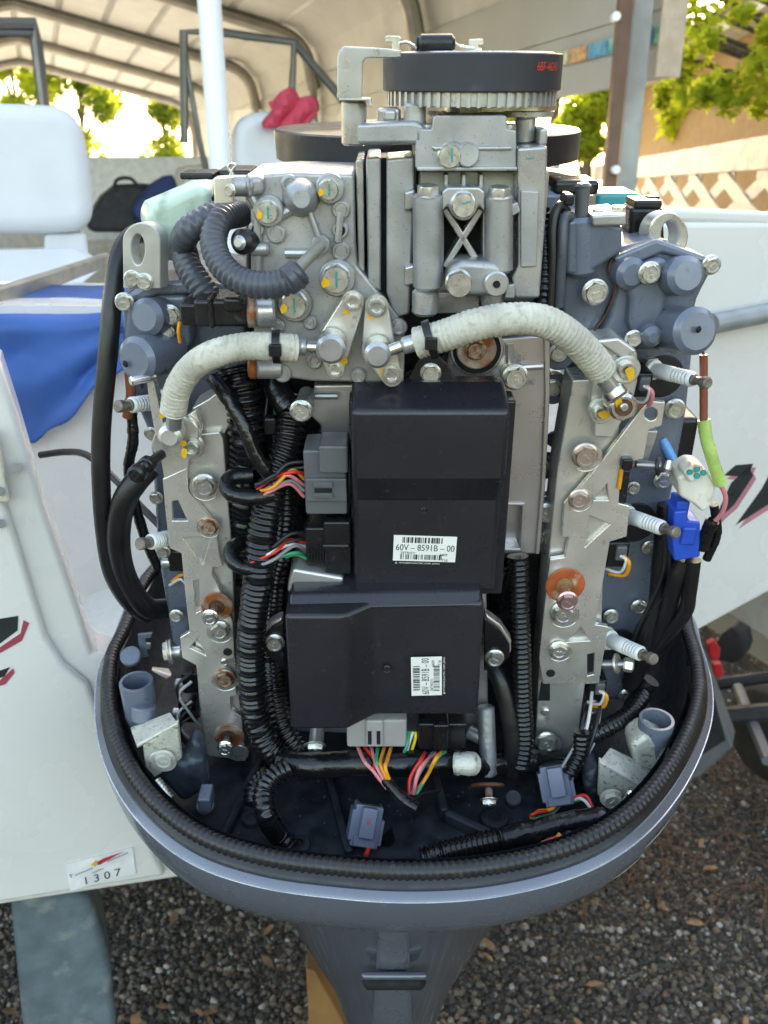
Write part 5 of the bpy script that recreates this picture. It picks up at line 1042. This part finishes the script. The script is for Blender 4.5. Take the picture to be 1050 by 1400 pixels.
# ------------------------------------------------------------------ loose plugs on the pan floor
def loose(x, y, Y, w, h, ang, m, par, lab):
    c = P(x, y, Y); k = S(c); R = Vector((cos(ang), .0, sin(ang))); U = Vector((-sin(ang)*.8, .55, cos(ang)*.8)).normalized(); R = (R - U*R.dot(U)).normalized()
    o = pm('loose_connector', box3(nb(), c, w/2*k, .010, h/2*k, R, U), m, par, bev=.0016, label=lab); D = R.cross(U); D = D if D.y < 0 else -D
    pm('connector_step', box3(nb(), c + D*.011 + U*h*.12*k, w*.27*k, .006, h*.36*k, R, U), m, o, bev=.0012); pm('connector_latch', box3(nb(), c + D*.0105 - U*h*.34*k, w*.4*k, .002, h*.12*k, R, U), m, o, bev=.0008)
    pm('connector_wing', box3(nb(), c - R*w*.5*k, .0025, .010, h*.36*k, R, U), m, o, bev=.001); pm('connector_wing', box3(nb(), c + R*w*.52*k - U*.004, .0025, .008, h*.3*k, R, U), m, o, bev=.001)
    pm('connector_mouth', box3(nb(), c + U*(h/2*k+.0002), w*.36*k, .008, .001, R, U), hole, o)
    return o, c, D, U, R
l1, c_, D_, U_, R_ = loose(500, 1127, .540, 38, 56, -.22, gconb, motor, 'blue grey plug lying alone on the pan floor')
t6 = text3('6', c_ + D_*.0175 + U_*.004 - R_*.002 - MB, R_, U_, .005, redink, 'red_digit', l1)
hose('red_wire', [(510,1146,.530),(506,1156,.525),(500,1170,.512)], 3.2, wred, 'plain', l1); prism('tape_end', [(520,1150),(536,1135),(540,1150),(528,1166)], .530, .004, tape, l1, bev=0)
l2, c_, D_, U_, R_ = loose(760, 1072, .580, 38, 54, .2, gconb, motor, 'blue grey plug with yellow insert near the tall right rail'); pm('yellow_insert', box3(nb(), c_ + U_*.0125 + D_*.001, .006, .004, .002, R_, U_), wyel, l2)
bundle(l2, (768,1092,.572,3,0), [(756,1108,.560,2,2),(738,1112,.556,2,3)], (726,1118,.55,1,3), [wred,worg,wgrn], 2.6); bundle(l2, (782,1094,.568,2,2), [(800,1096,.562,1,3)], (816,1116,.55,2,0), [wred,wwht,wgrn], 2.4)
l3, c_, D_, U_, R_ = loose(766, 1158, .500, 42, 22, .35, gconb, motor, 'small blue grey plug tucked under the rim seal'); bundle(l3, (742,1154,.495,1,2), [(752,1148,.495,1,2)], (766,1142,.498,1,2), [worg,wyel,wred], 2.4)
boss('pan_nut', 779, 1145, .505, 9, .008, blk, motor, d=(0,-.6,.8))
# studs
def stud(x0, y0, Y0, x1, y1, Y1, r, par=None, m=steel, wash=True):
    s = cy('stud', (x0,y0,Y0), (x1,y1,Y1), r, alu2, par or motor); 
    if wash: boss('stud_washer', x1-1, y1-5, Y1+.006, r*1.6, .002, m, s, d=(0,-.8,-.5))
    bolt(x1, y1, Y1+.004, r*1.1, s, m, d=(0,-.8,-.5)); return s
stud(434,998,.60, 431,1026,.575, 10); 
sp_ = cy('support_pipe', (664,965,.60), (668,1060,.575), 12, mat('dull_pipe', (.30,.32,.35), .4, .7, .15, 40, .2, 200, (.14,.09,.05), .12, 60), motor, label='grey support pipe ending in a rusty washer'); boss('rusty_washer', 667, 1076, .570, 23, .003, rustd, sp_, d=(0,-.75,-.65)); cy('spacer', (668,1078,.566), (669,1096,.55), 5, rust, sp_); bolt(669, 1101, .55, 10, sp_, chrome, d=(0,-.8,-.5)); cy('pipe_arm', (662,1010,.592), (640,1000,.60), 10, alu2, sp_)
boss('floor_boss', 702, 1090, .56, 11, .01, pan, pmf, d=(0,-.4,.9))
# ------------------------------------------------------------------ clamps and drain cups in the pan corners
def cup(x, y, Y, r, h, par):
    p = P(x, y, Y); k = S(p)*r; bm = nb(); lathe3(bm, p-Vector((0,0,h)), p, [(0,k*.92),(h-.001,k),(h,k*.97),(h,k*.80),(h-.03,k*.74)], 32); return pm('drain_cup', bm, yblue, par, sharp=40, label='short open blue grey tube')
kL = pm('latch_plate', prism3(nb(), [P(187,1019,.560), P(243,988,.560), P(233,973,.588), P(178,994,.588)], (0,0,-.004)), grime, bev=.0012, label='crusted folded latch plate in the corner with the spring')
prism('latch_face', [(195,1020),(243,988),(248,1038),(211,1064),(198,1048)], .560, .006, grime, kL, bev=.0015); boss('latch_washer', 222, 1042, .560, 19, .002, grime, kL); bolt(223, 1043, .558, 12, kL, grime)
prism('latch_block', [(214,1062),(248,1036),(262,1010),(276,1022),(284,1080),(250,1100)], .572, .02, mat('grimy_block', (.05,.065,.085), .5, .2, .4, 40, .6, 160, (.22,.28,.30), .14, 60), kL, bev=.006)
hose('return_spring', [(214,1068,.545),(222,1078,.54),(232,1092,.535)], 7, steel, 'loom', kL, period=.003)
bx('latch_bolt', 270, 1094, 288, 1112, .535, .02, yblue, kL); bolt(279, 1099, .545, 10, kL, yblue2, d=(0,-.5,.8))
cL = cup(186, 931, .615, 23, .055, motor); cy('cup_elbow', (197,985,.595), (197,965,.600), 17, yblue2, cL)
kR = pm('latch_plate', prism3(nb(), [P(819,1040,.5615), P(880,1076,.5615), P(895,1050,.592), P(834,1021,.592)], (0,0,-.004)), grime, bev=.0015, label='crusted folded latch plate in the corner below the open tube')
prism('latch_face', [(820,1040),(878,1076),(858,1112),(838,1114),(818,1088)], .562, .006, grime, kR, bev=.0015); bolt(838, 1098, .560, 13, kR, grime); cy('latch_pin', (852,1100,.553), (862,1082,.548), 4, chrome, kR)
prism('latch_block', [(798,1060),(820,1050),(824,1095),(858,1120),(830,1126),(800,1096)], .58, .05, mat('grimy_block',(0,0,0)), kR, bev=.006)
cR_ = cup(898, 983, .600, 24, .05, motor); prism('cup_saddle', [(862,1020),(885,1005),(915,1020),(920,1040),(898,1060),(868,1050)], .585, .03, grime, cR_, bev=.006)
prism('pan_clip', [(188,868),(208,866),(206,872),(199,873),(199,880),(206,881),(206,887),(199,889),(203,898),(192,900)], .69, .003, yblue, motor, bev=.0005)
boss('pan_boss', 178, 896, .68, 14, .006, yblue, motor, d=(0,-.5,.8)); boss('pan_boss', 930, 954, .70, 12, .004, yblue, motor, d=(-.4,-.7,.3))
# oil bottle
bt = pm('oil_tank', loft([[P(x, y, Y) for x, y, Y in q] for q in (
   [(192,290,.70),(200,276,.70),(262,249,.69),(292,246,.69),(296,290,.69),(250,350,.70),(212,352,.70)],
   [(190,288,.67),(198,274,.665),(264,246,.66),(294,244,.66),(298,292,.66),(252,356,.66),(206,356,.665)],
   [(200,296,.645),(208,284,.645),(266,258,.640),(288,257,.640),(288,288,.640),(250,344,.645),(216,344,.645)])]), bottle, bev=.006, seg=3, label='pale green translucent oil tank stained by age')
bx('tank_bracket', 245, 236, 292, 246, .70, .03, blk, bt); hose('wire_clip', [(312,248,.64),(318,232,.64),(322,226,.64),(315,224,.64),(312,230,.64),(318,238,.64)], 2, steel, 'plain', bt); bx('air_box', 296, 232, 345, 244, .72, .04, rub, bt, bev=.006)
hose('tank_pipe', [(292,268,.65),(320,288,.65),(345,300,.66)], 10, rub, 'plain', bt)
tc_ = bx('teal_cap', 815, 264, 874, 300, .80, .05, mat('teal_plastic', (.02,.30,.32), .4), motor, bev=.004); bx('coil_block', 756, 246, 820, 268, .70, .04, blk, motor, bev=.004)

# fine tangle of wires at the right edge and between the looms
_w = random.Random(8)
for i in range(9):
    x0 = _w.uniform(905,955); hose('thin_wire', [(x0, _w.uniform(690,740), .635), (x0-_w.uniform(0,18), 800+_w.uniform(-20,20), .64), (x0-_w.uniform(20,45), 870+_w.uniform(-15,15), .652), (858+_w.uniform(-10,12), 935, .662)], _w.uniform(1.6,3.2), _w.choice((wblk, wblk, wgry, tape)), 'plain', seg=8)
for i in range(7):
    x0 = _w.uniform(780,812); hose('thin_wire', [(x0+18, 950+_w.uniform(-20,20), .64), (x0+10, 1000+_w.uniform(-10,10), .60), (x0-8, 1040+_w.uniform(-8,8), .585), (x0-30+_w.uniform(-8,8), 1066, .575)], _w.uniform(1.6,2.8), _w.choice((wblk, wblk, wwht, wgry)), 'plain', seg=8)
for i in range(8):
    x0 = _w.uniform(368,398); hose('thin_wire', [(x0, 520+_w.uniform(-10,10), .65), (x0+_w.uniform(-10,10), 560, .64), (x0+_w.uniform(-14,6), 620, .63), (x0-12, 690, .63)], _w.uniform(1.8,3.), _w.choice((wblk, tape, wgrn, worg, wblk)), 'plain', seg=8)
for i in range(6):
    y0 = _w.uniform(900,980); hose('thin_wire', [(262, y0, .66), (246+_w.uniform(-6,6), y0+18, .65), (252+_w.uniform(-8,8), y0+42, .65), (272, y0+60, .655)], _w.uniform(1.6,2.6), _w.choice((wblk, worg, wwht, wblk)), 'plain', seg=8)
for x, y, r, Y in ((757,533,13,.675),(748,705,15,.655),(742,640,10,.68),(735,738,11,.66),(765,485,14,.66)):
    boss('bolt_boss', x, y, Y+.012, r+8, .012, yblue, blk0); bolt(x, y, Y, r*.8, blk0)
prism('block_bracket', [(738,680),(762,672),(772,690),(758,735),(736,712)], .662, .008, railp, blk0, bev=.001)
